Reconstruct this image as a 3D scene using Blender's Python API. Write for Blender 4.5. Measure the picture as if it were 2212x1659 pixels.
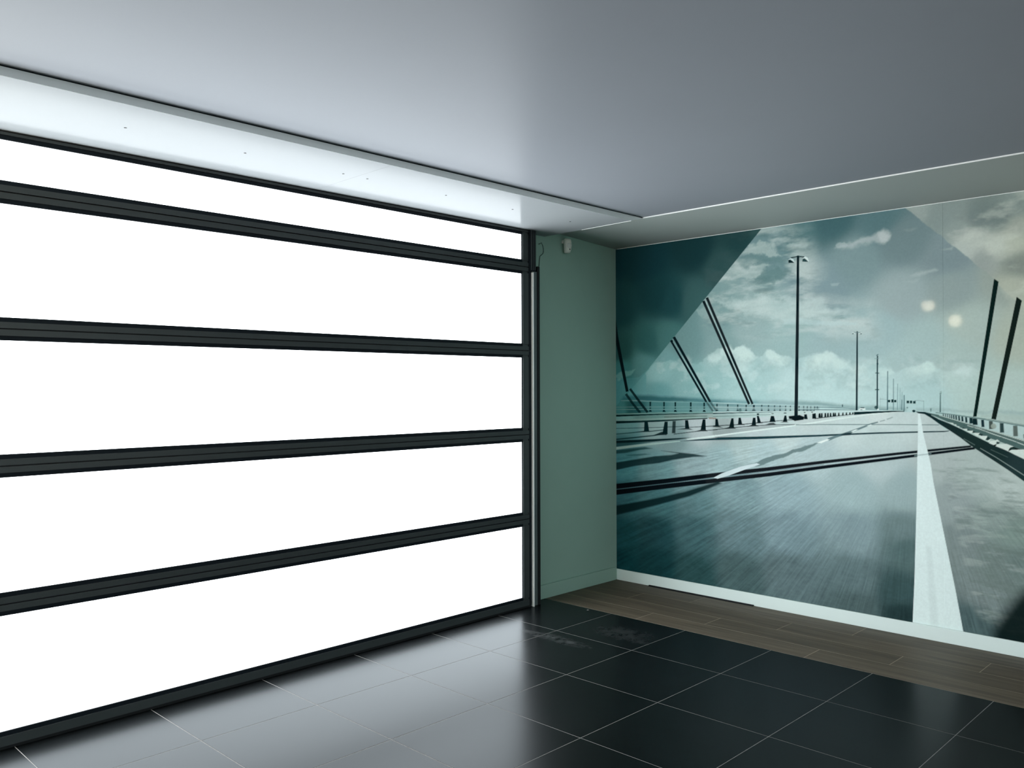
import bpy, bmesh, math, random
import numpy as np
from mathutils import Matrix, Vector

random.seed(7)
for o in list(bpy.data.objects):
    bpy.data.objects.remove(o, do_unlink=True)
scene = bpy.context.scene
COL = scene.collection

# ------------------------------------------------------------------ camera, world, exposure
cam_data = bpy.data.cameras.new('camera')
cam = bpy.data.objects.new('camera', cam_data)
COL.objects.link(cam)
cam_data.sensor_fit = 'HORIZONTAL'
cam_data.sensor_width = 36.0
cam_data.lens = 30.05
cam_data.clip_start = 0.02
YAW, PITCH, ROLL = math.radians(44.332), math.radians(0.243), math.radians(-0.163)
fw = Vector((-math.sin(YAW) * math.cos(PITCH), math.cos(YAW) * math.cos(PITCH), math.sin(PITCH)))
rt = Vector((math.cos(YAW), math.sin(YAW), 0.0))
up = rt.cross(fw)
rt2 = rt * math.cos(ROLL) + up * math.sin(ROLL)
up2 = up * math.cos(ROLL) - rt * math.sin(ROLL)
m = Matrix((rt2, up2, -fw)).transposed().to_4x4()
m.translation = Vector((4.3017, -5.6265, 1.575))
cam.matrix_world = m
scene.camera = cam

world = bpy.data.worlds.new('sky')
scene.world = world
world.use_nodes = True
wb = world.node_tree.nodes['Background']
wb.inputs['Color'].default_value = (0.90, 0.96, 1.0, 1)
wb.inputs['Strength'].default_value = 4.6

scene.view_settings.view_transform = 'Standard'
scene.view_settings.look = 'None'
scene.view_settings.gamma = 1.0
scene.view_settings.use_curve_mapping = False
scene.view_settings.exposure = 0.0

PANEL_GLOW = 6.5            # daylight leaving the translucent door panels

# ------------------------------------------------------------------ room dimensions (metres)
ROOM_X, ROOM_Y = 8.2, -10.5        # right wall, back wall
SOFFIT, SOFFIT_D = 2.717, 2.707      # underside of the slightly tilted boarding: room edge, door edge
CEIL = 2.757                        # underside of the main ceiling
DOOR_X = 0.102                      # room-side face of the door
DOOR_Y0, DOOR_Y1 = -6.10, -1.122    # ends of the door leaf
STRIP_EDGE = -0.8837                # where dark tiles meet the wood-look planks

# ------------------------------------------------------------------ materials
def node_mat(name):
    mt = bpy.data.materials.new(name)
    mt.use_nodes = True
    nt = mt.node_tree
    return mt, nt, nt.nodes['Principled BSDF']

def N(nt, typ, **kw):
    n = nt.nodes.new(typ)
    for k, v in kw.items():
        setattr(n, k, v)
    return n

def plain(name, col, rough=0.5, spec=0.5, metal=0.0, var=0.0, scale=8.0, bump=0.0, bscale=120.0, rvar=0.0, emit=None, estr=0.0):
    """Principled material with a little procedural mottling and relief."""
    mt, nt, b = node_mat(name)
    b.inputs['Base Color'].default_value = (*col, 1)
    b.inputs['Roughness'].default_value = rough
    b.inputs['Specular IOR Level'].default_value = spec
    b.inputs['Metallic'].default_value = metal
    geo = N(nt, 'ShaderNodeNewGeometry')
    if var or rvar:
        no = N(nt, 'ShaderNodeTexNoise')
        no.inputs['Scale'].default_value = scale
        no.inputs['Detail'].default_value = 5
        nt.links.new(geo.outputs['Position'], no.inputs['Vector'])
        if var:
            mx = N(nt, 'ShaderNodeMix', data_type='RGBA')
            mx.inputs['A'].default_value = (*[c * (1 - var) for c in col], 1)
            mx.inputs['B'].default_value = (*[min(1, c * (1 + var)) for c in col], 1)
            nt.links.new(no.outputs['Fac'], mx.inputs['Factor'])
            nt.links.new(mx.outputs['Result'], b.inputs['Base Color'])
        if rvar:
            mr = N(nt, 'ShaderNodeMapRange')
            mr.inputs['To Min'].default_value = max(0.02, rough - rvar)
            mr.inputs['To Max'].default_value = rough + rvar
            nt.links.new(no.outputs['Fac'], mr.inputs['Value'])
            nt.links.new(mr.outputs['Result'], b.inputs['Roughness'])
    if bump:
        n2 = N(nt, 'ShaderNodeTexNoise')
        n2.inputs['Scale'].default_value = bscale
        n2.inputs['Detail'].default_value = 3
        nt.links.new(geo.outputs['Position'], n2.inputs['Vector'])
        bp = N(nt, 'ShaderNodeBump')
        bp.inputs['Strength'].default_value = bump
        bp.inputs['Distance'].default_value = 0.002
        nt.links.new(n2.outputs['Fac'], bp.inputs['Height'])
        nt.links.new(bp.outputs['Normal'], b.inputs['Normal'])
    if emit:
        b.inputs['Emission Color'].default_value = (*emit, 1)
        b.inputs['Emission Strength'].default_value = estr
    return mt

def coat(nt, b, k, rough, ior=1.45, tint=(1, 1, 1)):
    """Turn a Principled base into a matt body under a thin satin coat (Fresnel weighted by k)."""
    out = nt.nodes['Material Output']
    b.inputs['Specular IOR Level'].default_value = 0.0
    b.inputs['Roughness'].default_value = 0.9
    for l in list(nt.links):
        if l.to_socket == b.inputs['Roughness']:
            nt.links.remove(l)
    gl = N(nt, 'ShaderNodeBsdfGlossy')
    gl.inputs['Color'].default_value = (*tint, 1)
    if isinstance(rough, float):
        gl.inputs['Roughness'].default_value = rough
    else:
        nt.links.new(rough, gl.inputs['Roughness'])
    fr = N(nt, 'ShaderNodeFresnel'); fr.inputs['IOR'].default_value = ior
    mu = N(nt, 'ShaderNodeMath', operation='MULTIPLY'); mu.inputs[1].default_value = k
    nt.links.new(fr.outputs[0], mu.inputs[0])
    ms = N(nt, 'ShaderNodeMixShader')
    nt.links.new(mu.outputs[0], ms.inputs['Fac'])
    nt.links.new(b.outputs[0], ms.inputs[1]); nt.links.new(gl.outputs[0], ms.inputs[2])
    nt.links.new(ms.outputs[0], out.inputs['Surface'])

def coated(name, col, rough, k, **kw):
    mt = plain(name, col, 0.9, 0.0, **kw)
    coat(mt.node_tree, mt.node_tree.nodes['Principled BSDF'], k, rough)
    return mt

def make_tile_mat():
    mt, nt, b = node_mat('dark_floor_tile')
    geo = N(nt, 'ShaderNodeNewGeometry')
    oi = N(nt, 'ShaderNodeObjectInfo')
    n1 = N(nt, 'ShaderNodeTexNoise'); n1.inputs['Scale'].default_value = 2.2; n1.inputs['Detail'].default_value = 2
    n2 = N(nt, 'ShaderNodeTexNoise'); n2.inputs['Scale'].default_value = 14; n2.inputs['Detail'].default_value = 9; n2.inputs['Roughness'].default_value = 0.68; n2.inputs['Distortion'].default_value = 0.5
    for n in (n1, n2):
        nt.links.new(geo.outputs['Position'], n.inputs['Vector'])
    base = N(nt, 'ShaderNodeMix', data_type='RGBA')
    base.inputs['A'].default_value = (0.0014, 0.0022, 0.0024, 1)
    base.inputs['B'].default_value = (0.0030, 0.0040, 0.0044, 1)
    ad = N(nt, 'ShaderNodeMath', operation='ADD')
    ml = N(nt, 'ShaderNodeMath', operation='MULTIPLY'); ml.inputs[1].default_value = 0.5
    nt.links.new(oi.outputs['Random'], ml.inputs[0])
    nt.links.new(n1.outputs['Fac'], ad.inputs[0]); nt.links.new(ml.outputs[0], ad.inputs[1])
    nt.links.new(ad.outputs[0], base.inputs['Factor'])
    # plaster dust trodden into the tiles by the end of the door
    masks = []
    for (cx, cy, rx, ry, amt) in ((0.74, -1.60, 0.30, 0.07, 0.65), (0.98, -1.22, 0.24, 0.15, 0.40), (1.1, -1.28, 0.16, 0.06, 0.5)):
        mp = N(nt, 'ShaderNodeMapping', vector_type='POINT')
        mp.inputs['Location'].default_value = (-cx / rx, -cy / ry, 0)
        mp.inputs['Scale'].default_value = (1 / rx, 1 / ry, 0)
        nt.links.new(geo.outputs['Position'], mp.inputs['Vector'])
        ln = N(nt, 'ShaderNodeVectorMath', operation='LENGTH')
        nt.links.new(mp.outputs['Vector'], ln.inputs[0])
        mr = N(nt, 'ShaderNodeMapRange'); mr.interpolation_type = 'SMOOTHSTEP'
        mr.inputs['From Min'].default_value = 1.25; mr.inputs['From Max'].default_value = 0.0
        mr.inputs['To Min'].default_value = 0.0; mr.inputs['To Max'].default_value = amt
        nt.links.new(ln.outputs['Value'], mr.inputs['Value'])
        masks.append(mr.outputs['Result'])
    acc = masks[0]
    for s in masks[1:]:
        a2 = N(nt, 'ShaderNodeMath', operation='MAXIMUM')
        nt.links.new(acc, a2.inputs[0]); nt.links.new(s, a2.inputs[1]); acc = a2.outputs[0]
    rp = N(nt, 'ShaderNodeMapRange')
    rp.inputs['From Min'].default_value = 0.40; rp.inputs['From Max'].default_value = 0.78
    nt.links.new(n2.outputs['Fac'], rp.inputs['Value'])
    du = N(nt, 'ShaderNodeMath', operation='MULTIPLY')
    nt.links.new(acc, du.inputs[0]); nt.links.new(rp.outputs['Result'], du.inputs[1])
    mx = N(nt, 'ShaderNodeMix', data_type='RGBA')
    mx.inputs['B'].default_value = (0.075, 0.078, 0.078, 1)
    nt.links.new(base.outputs['Result'], mx.inputs['A'])
    nt.links.new(du.outputs[0], mx.inputs['Factor'])
    nt.links.new(mx.outputs['Result'], b.inputs['Base Color'])
    r1 = N(nt, 'ShaderNodeMapRange')
    r1.inputs['To Min'].default_value = 0.235; r1.inputs['To Max'].default_value = 0.275
    nt.links.new(n1.outputs['Fac'], r1.inputs['Value'])
    r2 = N(nt, 'ShaderNodeMath', operation='MULTIPLY_ADD'); r2.inputs[1].default_value = 0.5
    nt.links.new(du.outputs[0], r2.inputs[0]); nt.links.new(r1.outputs['Result'], r2.inputs[2])
    coat(nt, b, 0.50, r2.outputs[0], 1.30, (0.92, 0.97, 1.0))
    return mt

def make_plank_mat():
    mt, nt, b = node_mat('wood_look_plank')
    geo = N(nt, 'ShaderNodeNewGeometry')
    oi = N(nt, 'ShaderNodeObjectInfo')
    mp = N(nt, 'ShaderNodeMapping'); mp.inputs['Scale'].default_value = (1.6, 26, 1)
    ofs = N(nt, 'ShaderNodeVectorMath', operation='SCALE'); ofs.inputs['Scale'].default_value = 9.0
    cmb = N(nt, 'ShaderNodeCombineXYZ')
    nt.links.new(oi.outputs['Random'], cmb.inputs['X'])
    nt.links.new(cmb.outputs[0], ofs.inputs[0])
    add = N(nt, 'ShaderNodeVectorMath', operation='ADD')
    nt.links.new(geo.outputs['Position'], add.inputs[0]); nt.links.new(ofs.outputs[0], add.inputs[1])
    nt.links.new(add.outputs[0], mp.inputs['Vector'])
    no = N(nt, 'ShaderNodeTexNoise'); no.inputs['Scale'].default_value = 1.0; no.inputs['Detail'].default_value = 6; no.inputs['Distortion'].default_value = 0.6
    nt.links.new(mp.outputs['Vector'], no.inputs['Vector'])
    cr = N(nt, 'ShaderNodeValToRGB')
    cr.color_ramp.elements[0].position = 0.28; cr.color_ramp.elements[0].color = (0.056, 0.045, 0.031, 1)
    cr.color_ramp.elements[1].position = 0.75; cr.color_ramp.elements[1].color = (0.128, 0.102, 0.072, 1)
    nt.links.new(no.outputs['Fac'], cr.inputs['Fac'])
    hs = N(nt, 'ShaderNodeHueSaturation')
    mr = N(nt, 'ShaderNodeMapRange'); mr.inputs['To Min'].default_value = 0.85; mr.inputs['To Max'].default_value = 1.15
    nt.links.new(oi.outputs['Random'], mr.inputs['Value'])
    nt.links.new(mr.outputs['Result'], hs.inputs['Value'])
    nt.links.new(cr.outputs['Color'], hs.inputs['Color'])
    nt.links.new(hs.outputs['Color'], b.inputs['Base Color'])
    b.inputs['Roughness'].default_value = 0.55
    b.inputs['Specular IOR Level'].default_value = 0.25
    return mt

def make_panel_mat():
    """Fluted polycarbonate sheet, glowing with the daylight behind it."""
    mt, nt, b = node_mat('backlit_polycarbonate')
    b.inputs['Base Color'].default_value = (0.8, 0.84, 0.86, 1)
    b.inputs['Roughness'].default_value = 0.35
    geo = N(nt, 'ShaderNodeNewGeometry')
    sp = N(nt, 'ShaderNodeSeparateXYZ')
    nt.links.new(geo.outputs['Position'], sp.inputs[0])
    ml = N(nt, 'ShaderNodeMath', operation='MULTIPLY'); ml.inputs[1].default_value = 2 * math.pi / 0.011
    nt.links.new(sp.outputs['Z'], ml.inputs[0])
    sn = N(nt, 'ShaderNodeMath', operation='SINE')
    nt.links.new(ml.outputs[0], sn.inputs[0])
    mr = N(nt, 'ShaderNodeMapRange')
    mr.inputs['From Min'].default_value = -1; mr.inputs['From Max'].default_value = 1
    mr.inputs['To Min'].default_value = PANEL_GLOW * 0.93; mr.inputs['To Max'].default_value = PANEL_GLOW * 1.03
    nt.links.new(sn.outputs[0], mr.inputs['Value'])
    b.inputs['Emission Color'].default_value = (0.915, 0.965, 1.0, 1)
    nt.links.new(mr.outputs['Result'], b.inputs['Emission Strength'])
    return mt

def make_glass():
    mt, nt, b = node_mat('clear_glass')
    out = nt.nodes['Material Output']
    nt.nodes.remove(b)
    tr = N(nt, 'ShaderNodeBsdfTransparent'); tr.inputs['Color'].default_value = (0.93, 0.96, 0.95, 1)
    gl = N(nt, 'ShaderNodeBsdfGlossy'); gl.inputs['Roughness'].default_value = 0.02
    fr = N(nt, 'ShaderNodeFresnel'); fr.inputs['IOR'].default_value = 1.45
    ms = N(nt, 'ShaderNodeMixShader')
    nt.links.new(fr.outputs[0], ms.inputs['Fac'])
    nt.links.new(tr.outputs[0], ms.inputs[1]); nt.links.new(gl.outputs[0], ms.inputs[2])
    nt.links.new(ms.outputs[0], out.inputs['Surface'])
    return mt

MAT = {
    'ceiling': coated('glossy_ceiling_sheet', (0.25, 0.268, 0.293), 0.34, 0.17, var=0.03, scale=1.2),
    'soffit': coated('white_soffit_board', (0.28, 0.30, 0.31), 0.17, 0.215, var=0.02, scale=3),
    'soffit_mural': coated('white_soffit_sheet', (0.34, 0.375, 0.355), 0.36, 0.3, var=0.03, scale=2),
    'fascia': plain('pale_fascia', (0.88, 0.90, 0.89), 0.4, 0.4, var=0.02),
    'edge': plain('bright_edge_strip', (0.86, 0.88, 0.87), 0.35, 0.5),
    'gap_shade': plain('painted_gap_shade', (0.004, 0.007, 0.009), 0.7, 0.2),  # near-black colour painted in for the shade of the ceiling gap
    'wall': plain('grey_green_wall_paint', (0.295, 0.440, 0.365), 0.75, 0.25, var=0.04, scale=4, bump=0.12, bscale=260),
    'wall_other': plain('white_wall_paint', (0.38, 0.40, 0.39), 0.75, 0.25, var=0.03, scale=3),
    'skirting': plain('white_skirting_paint', (0.67, 0.775, 0.755), 0.5, 0.3, var=0.02, scale=12),
    'tile': make_tile_mat(),
    'plank': make_plank_mat(),
    'grout': plain('pale_grout', (0.25, 0.25, 0.24), 0.95, 0.1, var=0.25, scale=30),
    'plank_joint': plain('brown_joint', (0.40, 0.34, 0.26), 0.95, 0.1, var=0.25, scale=30),
    'frame': plain('black_anodised_aluminium', (0.034, 0.042, 0.043), 0.45, 0.4, var=0.08, scale=10),
    'bead': plain('dark_glazing_bead', (0.006, 0.010, 0.014), 0.5, 0.12),
    'rubber': plain('black_rubber', (0.005, 0.006, 0.007), 0.6, 0.3),
    'panel': make_panel_mat(),
    'galvanised': plain('galvanised_steel', (0.86, 0.88, 0.87), 0.38, 0.5, metal=0.2, var=0.08, scale=60),
    'track': plain('grey_painted_track', (0.10, 0.125, 0.125), 0.5, 0.4, var=0.06, scale=20),
    'yard': plain('grey_paving', (0.22, 0.22, 0.21), 0.9, 0.2, var=0.15, scale=2),
    'glass': make_glass(),
    'screw': plain('dark_screw_head', (0.010, 0.011, 0.012), 0.4, 0.5),
    'sensor': plain('white_sensor_plastic', (0.80, 0.80, 0.70), 0.4, 0.5),
    'sensor_lens': plain('milky_lens_plastic', (0.70, 0.71, 0.64), 0.3, 0.5),
    'lamp_body': plain('white_lamp_housing', (0.75, 0.75, 0.73), 0.4, 0.5),
    'lamp_glow': plain('warm_lamp_lens', (0.9, 0.85, 0.7), 0.3, 0.5, emit=(1.0, 0.86, 0.62), estr=340.0),
}

# ------------------------------------------------------------------ object helpers
def tag(o, label=None, cat=None, group=None, kind=None):
    if label: o['label'] = label
    if cat: o['category'] = cat
    if group: o['group'] = group
    if kind: o['kind'] = kind
    return o

def link(name, me, mat, parent=None, loc=None):
    o = bpy.data.objects.new(name, me)
    COL.objects.link(o)
    if mat is not None and not me.materials:
        me.materials.append(mat)
    if parent is not None:
        o.parent = parent
    if loc is not None:
        o.location = loc
    return o

def empty(name, loc=(0, 0, 0)):
    o = bpy.data.objects.new(name, None)
    o.empty_display_size = 0.1
    COL.objects.link(o)
    o.location = loc
    return o

def add_box(bm, lo, hi):
    v = [bm.verts.new((x, y, z)) for x in (lo[0], hi[0]) for y in (lo[1], hi[1]) for z in (lo[2], hi[2])]
    for f in ((0, 1, 3, 2), (4, 6, 7, 5), (0, 4, 5, 1), (2, 3, 7, 6), (0, 2, 6, 4), (1, 5, 7, 3)):
        bm.faces.new([v[i] for i in f])

def mesh_of(boxes, name, bevel=0.0, seg=1):
    bm = bmesh.new()
    for lo, hi in boxes:
        add_box(bm, lo, hi)
    bmesh.ops.recalc_face_normals(bm, faces=bm.faces[:])
    if bevel:
        bmesh.ops.bevel(bm, geom=bm.edges[:], offset=bevel, segments=seg, affect='EDGES', profile=0.5, clamp_overlap=True)
    me = bpy.data.meshes.new(name)
    bm.to_mesh(me); bm.free()
    return me

def box(name, lo, hi, mat, parent=None, bevel=0.0, seg=1):
    """One box given by two world corners; its origin sits at its base centre."""
    c = Vector(((lo[0] + hi[0]) / 2, (lo[1] + hi[1]) / 2, lo[2]))
    me = mesh_of([(tuple(Vector(lo) - c), tuple(Vector(hi) - c))], name, bevel, seg)
    o = link(name, me, mat, parent)
    o.location = c - (parent_origin(parent))
    return o

def parent_origin(p):
    v = Vector((0, 0, 0))
    while p is not None:
        v += p.location
        p = p.parent
    return v

def extrude_profile(name, prof, y0, y1, mat, parent=None):
    """Prism along Y of a closed profile given as (x, z) world points."""
    po = parent_origin(parent)
    bm = bmesh.new()
    a = [bm.verts.new((x - po.x, y0 - po.y, z - po.z)) for x, z in prof]
    b = [bm.verts.new((x - po.x, y1 - po.y, z - po.z)) for x, z in prof]
    bm.faces.new(a); bm.faces.new(b[::-1])
    n = len(prof)
    for i in range(n):
        bm.faces.new((a[i], b[i], b[(i + 1) % n], a[(i + 1) % n]))
    bmesh.ops.recalc_face_normals(bm, faces=bm.faces[:])
    me = bpy.data.meshes.new(name); bm.to_mesh(me); bm.free()
    return link(name, me, mat, parent)

def lathe(name, prof, seg, mat, parent=None, loc=None, rot=None):
    """Solid of revolution about local Z from (radius, z) points."""
    bm = bmesh.new()
    rings = []
    for r, z in prof:
        rings.append([bm.verts.new((r * math.cos(2 * math.pi * i / seg), r * math.sin(2 * math.pi * i / seg), z)) for i in range(seg)])
    for p, q in zip(rings, rings[1:]):
        for i in range(seg):
            bm.faces.new((p[i], p[(i + 1) % seg], q[(i + 1) % seg], q[i]))
    bm.faces.new(rings[0][::-1]); bm.faces.new(rings[-1])
    bmesh.ops.recalc_face_normals(bm, faces=bm.faces[:])
    me = bpy.data.meshes.new(name); bm.to_mesh(me); bm.free()
    o = link(name, me, mat, parent, loc)
    if rot: o.rotation_euler = rot
    return o

def tube(name, pts, rad, mat, parent=None, seg=8):
    bm = bmesh.new()
    P = [Vector(p) for p in pts]
    rings = []
    for i, p in enumerate(P):
        t = (P[min(i + 1, len(P) - 1)] - P[max(i - 1, 0)]).normalized()
        a = t.cross(Vector((1, 0.2, 0.1))).normalized(); b = t.cross(a)
        rings.append([bm.verts.new(p + rad * (a * math.cos(2 * math.pi * k / seg) + b * math.sin(2 * math.pi * k / seg))) for k in range(seg)])
    for r0, r1 in zip(rings, rings[1:]):
        for k in range(seg):
            bm.faces.new((r0[k], r0[(k + 1) % seg], r1[(k + 1) % seg], r1[k]))
    bm.faces.new(rings[0]); bm.faces.new(rings[-1][::-1])
    bmesh.ops.recalc_face_normals(bm, faces=bm.faces[:])
    for f in bm.faces: f.smooth = True
    me = bpy.data.meshes.new(name); bm.to_mesh(me); bm.free()
    return link(name, me, mat, parent)

# ------------------------------------------------------------------ floor: dark tiles, wood-look planks, joints
floor = box('floor', (-0.25, ROOM_Y - 0.25, -0.20), (ROOM_X + 0.25, 0.25, -0.0007), MAT['grout'])
tag(floor, 'floor of large dark tiles with a wood-look plank strip along the mural wall', 'floor', kind='structure')
G = 0.0015
PIECES = {}
def floor_piece(name, x0, x1, y0, y1, mat, depth=0.006):
    key = (name, round(x1 - x0, 4), round(y1 - y0, 4))
    if key not in PIECES:
        w, h = (x1 - x0) / 2, (y1 - y0) / 2
        bm = bmesh.new()
        ch = 0.0007
        lo = [bm.verts.new((sx * w, sy * h, -depth)) for sx, sy in ((-1, -1), (1, -1), (1, 1), (-1, 1))]
        mi = [bm.verts.new((sx * w, sy * h, -ch)) for sx, sy in ((-1, -1), (1, -1), (1, 1), (-1, 1))]
        hi = [bm.verts.new((sx * (w - ch), sy * (h - ch), 0)) for sx, sy in ((-1, -1), (1, -1), (1, 1), (-1, 1))]
        bm.faces.new(hi)
        for A, B in ((lo, mi), (mi, hi)):
            for i in range(4):
                bm.faces.new((A[i], A[(i + 1) % 4], B[(i + 1) % 4], B[i]))
        bmesh.ops.recalc_face_normals(bm, faces=bm.faces[:])
        me = bpy.data.meshes.new(name); bm.to_mesh(me); bm.free()
        me.materials.append(mat)
        PIECES[key] = me
    o = link(name, PIECES[key], None, floor)
    o.location = Vector(((x0 + x1) / 2, (y0 + y1) / 2, 0)) - floor.location
    return o
T = 0.6
XL = [0.0] + [0.6289 + T * i for i in range(13) if 0.6289 + T * i < ROOM_X] + [ROOM_X]
YL = [STRIP_EDGE] + [-1.4621 - T * j for j in range(16) if -1.4621 - T * j > ROOM_Y] + [ROOM_Y]
for i in range(len(XL) - 1):
    for j in range(len(YL) - 1):
        floor_piece('floor_tile', XL[i] + G, XL[i + 1] - G, YL[j + 1] + G, YL[j] - G, MAT['tile'])
# plank strip: four rows of planks in third bond
joint_bed = box('joint_bed', (0.0, STRIP_EDGE + 0.0005, -0.003), (ROOM_X, 0.0, -0.0005), MAT['plank_joint'], floor)
PL = [STRIP_EDGE, -0.6700, -0.4600, -0.2450, 0.0]
PJ = [2.032, 2.440, 2.846, 2.05]
for r in range(4):
    xs = [0.0]
    x = PJ[r] - 1.2 * 3
    while x < ROOM_X:
        if x > 0.05: xs.append(x)
        x += 1.2
    xs.append(ROOM_X)
    for a, b in zip(xs, xs[1:]):
        floor_piece('floor_plank', a + 0.0013, b - 0.0013, PL[r] + 0.0013, PL[r + 1] - 0.0013, MAT['plank'])

# ------------------------------------------------------------------ walls
wall_far = box('wall_far', (-0.25, 0.0, 0.0), (ROOM_X + 0.25, 0.25, 3.0), MAT['wall_other'])
tag(wall_far, 'far wall papered with the motorway mural', 'wall', kind='structure')
wall_left = box('wall_left', (-0.25, DOOR_Y1 - 0.03, 0.0), (0.0, 0.0, 3.0), MAT['wall'])
tag(wall_left, 'narrow grey-green wall between the shutter door and the mural', 'wall', kind='structure')
far_return = box('wall_beyond_door', (-0.25, ROOM_Y, 0.0), (0.0, DOOR_Y0 - 0.06, 3.0), MAT['wall'], wall_left)
lintel = box('lintel', (-0.25, DOOR_Y0 - 0.06, 2.70), (0.0, DOOR_Y1 - 0.03, 3.0), MAT['wall'], wall_left)
def wall_with_opening(name, lo, hi, o0, o1, axis, mat, label):
    """Wall box with one rectangular opening between the (along, z) corners o0 and o1."""
    def seg(a0, a1, z0, z1):
        l = list(lo); h = list(hi)
        l[axis], h[axis], l[2], h[2] = a0, a1, z0, z1
        return (tuple(l), tuple(h))
    bx = [seg(lo[axis], o0[0], lo[2], hi[2]), seg(o1[0], hi[axis], lo[2], hi[2]),
          seg(o0[0], o1[0], lo[2], o0[1]), seg(o0[0], o1[0], o1[1], hi[2])]
    o = link(name, mesh_of(bx, name), mat)
    return tag(o, label, 'wall', kind='structure')

def glazing(name, lo, hi, axis, n, label):
    """Unseen window added for fill daylight: a black frame of posts and rails with one clear pane per bay."""
    w = empty(name, ((lo[0] + hi[0]) / 2, (lo[1] + hi[1]) / 2, lo[2]))
    tag(w, label, 'window', kind='structure')
    t = 0.06
    L = hi[axis] - lo[axis]
    def bar(nm, a0, a1, z0, z1, mat, inset=0.0):
        l = list(lo); h = list(hi)
        l[axis], h[axis], l[2], h[2] = a0, a1, z0, z1
        ot = 1 - axis
        l[ot] += inset; h[ot] -= inset
        return box(nm, tuple(l), tuple(h), mat, w)
    for k in range(n + 1):
        c = lo[axis] + t / 2 + (L - t) * k / n
        bar('mullion', c - t / 2, c + t / 2, lo[2], hi[2], MAT['frame'])
    for k in range(n):
        a0 = lo[axis] + t + (L - t) * k / n; a1 = lo[axis] + (L - t) * (k + 1) / n
        bar('sill_rail', a0, a1, lo[2], lo[2] + t, MAT['frame'])
        bar('head_rail', a0, a1, hi[2] - t, hi[2], MAT['frame'])
        bar('pane', a0, a1, lo[2] + t, hi[2] - t, MAT['glass'], inset=0.027)

W1a, W1b = (-9.9, 1.00), (-0.6, 2.62)
W2a, W2b = (0.8, 0.35), (7.4, 2.45)
wall_right = wall_with_opening('wall_right', (ROOM_X, ROOM_Y, 0.0), (ROOM_X + 0.25, 0.0, 3.0), W1a, W1b, 1, MAT['wall_other'],
                               'pale wall with an added window opening on the right side of the room')
wall_back = wall_with_opening('wall_back', (-0.25, ROOM_Y - 0.25, 0.0), (ROOM_X + 0.25, ROOM_Y, 3.0), W2a, W2b, 0, MAT['wall_other'],
                              'pale wall with an added window opening behind the viewer')
glazing('fill_window_1', (ROOM_X + 0.08, W1a[0], W1a[1]), (ROOM_X + 0.14, W1b[0], W1b[1]), 1, 6, 'unseen black-framed window added for fill light in the right wall')  # out of view, added to brighten the grey-green wall and the fascia
glazing('fill_window_2', (W2a[0], ROOM_Y - 0.14, W2a[1]), (W2b[0], ROOM_Y - 0.08, W2b[1]), 0, 4, 'unseen black-framed window added for fill light in the back wall')  # out of view, added to bring more daylight onto the mural wall
yard = box('ground', (-30, -40, -0.45), (40, 30, -0.25), MAT['yard'])
tag(yard, 'grey paved ground outside the building', 'ground', kind='structure')

sk = box('baseboard_far', (0.0, -0.014, 0.0), (ROOM_X, 0.0, 0.088), MAT['skirting'], bevel=0.003, seg=2)
tag(sk, 'white skirting board below the motorway mural', 'skirting board', kind='structure')
sk2 = box('baseboard_left', (0.0, -1.034, 0.0), (0.014, -0.014, 0.104), MAT['wall'], bevel=0.003, seg=2)
tag(sk2, 'grey-green painted skirting board below the narrow wall', 'skirting board', kind='structure')

# ------------------------------------------------------------------ ceiling, boarding over the door, sheet along the mural
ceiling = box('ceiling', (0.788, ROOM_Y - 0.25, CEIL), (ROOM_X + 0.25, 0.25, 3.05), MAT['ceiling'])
tag(ceiling, 'smooth glossy blue-grey main ceiling', 'ceiling', kind='structure')

soffit = empty('trim_1', (0.4, -3.4, SOFFIT))
tag(soffit, 'white boxed-in ceiling board over the shutter door with dark screws', 'ceiling trim', kind='structure')
END = -0.868
seams = [END, -2.922, -4.782, -6.642, -8.502, ROOM_Y]
for a, b in zip(seams, seams[1:]):
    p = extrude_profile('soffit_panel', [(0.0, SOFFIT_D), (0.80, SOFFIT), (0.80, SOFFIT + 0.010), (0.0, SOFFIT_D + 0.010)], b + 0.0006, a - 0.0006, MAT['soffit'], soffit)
    ys = ([-1.154, -1.720, -2.284, -2.851] if a == END else [a - 0.085 - 0.566 * k for k in range(4)])
    for yy in ys:
        if yy > b + 0.02:
            lathe('screw', [(0.002, 0.001), (0.0062, 0.001), (0.0062, -0.0012), (0.0040, -0.0022)], 12, MAT['screw'], p,
                  loc=Vector((0.495, yy, SOFFIT_D - (SOFFIT_D - SOFFIT) * 0.495 / 0.8)) - parent_origin(p), rot=(0, (SOFFIT_D - SOFFIT) / 0.8, 0))
box('fascia', (0.786, ROOM_Y, SOFFIT + 0.0105), (0.80, END, 2.7520), MAT['fascia'], soffit)
box('fascia_lip', (0.8002, ROOM_Y, SOFFIT + 0.0003), (0.8012, END, 2.7520), MAT['fascia'], soffit)
box('gap_shade_strip', (0.770, ROOM_Y, 2.7520), (0.797, 0.0, CEIL + 0.004), MAT['gap_shade'], soffit)  # solid black strip standing in for the darkness of the open gap
box('soffit_core', (0.0, ROOM_Y, SOFFIT + 0.0105), (0.785, END, 3.0), MAT['wall_other'], soffit)
box('corner_infill', (-0.25, END, CEIL + 0.0005), (0.7875, 0.25, 3.0), MAT['wall_other'], soffit)

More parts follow.
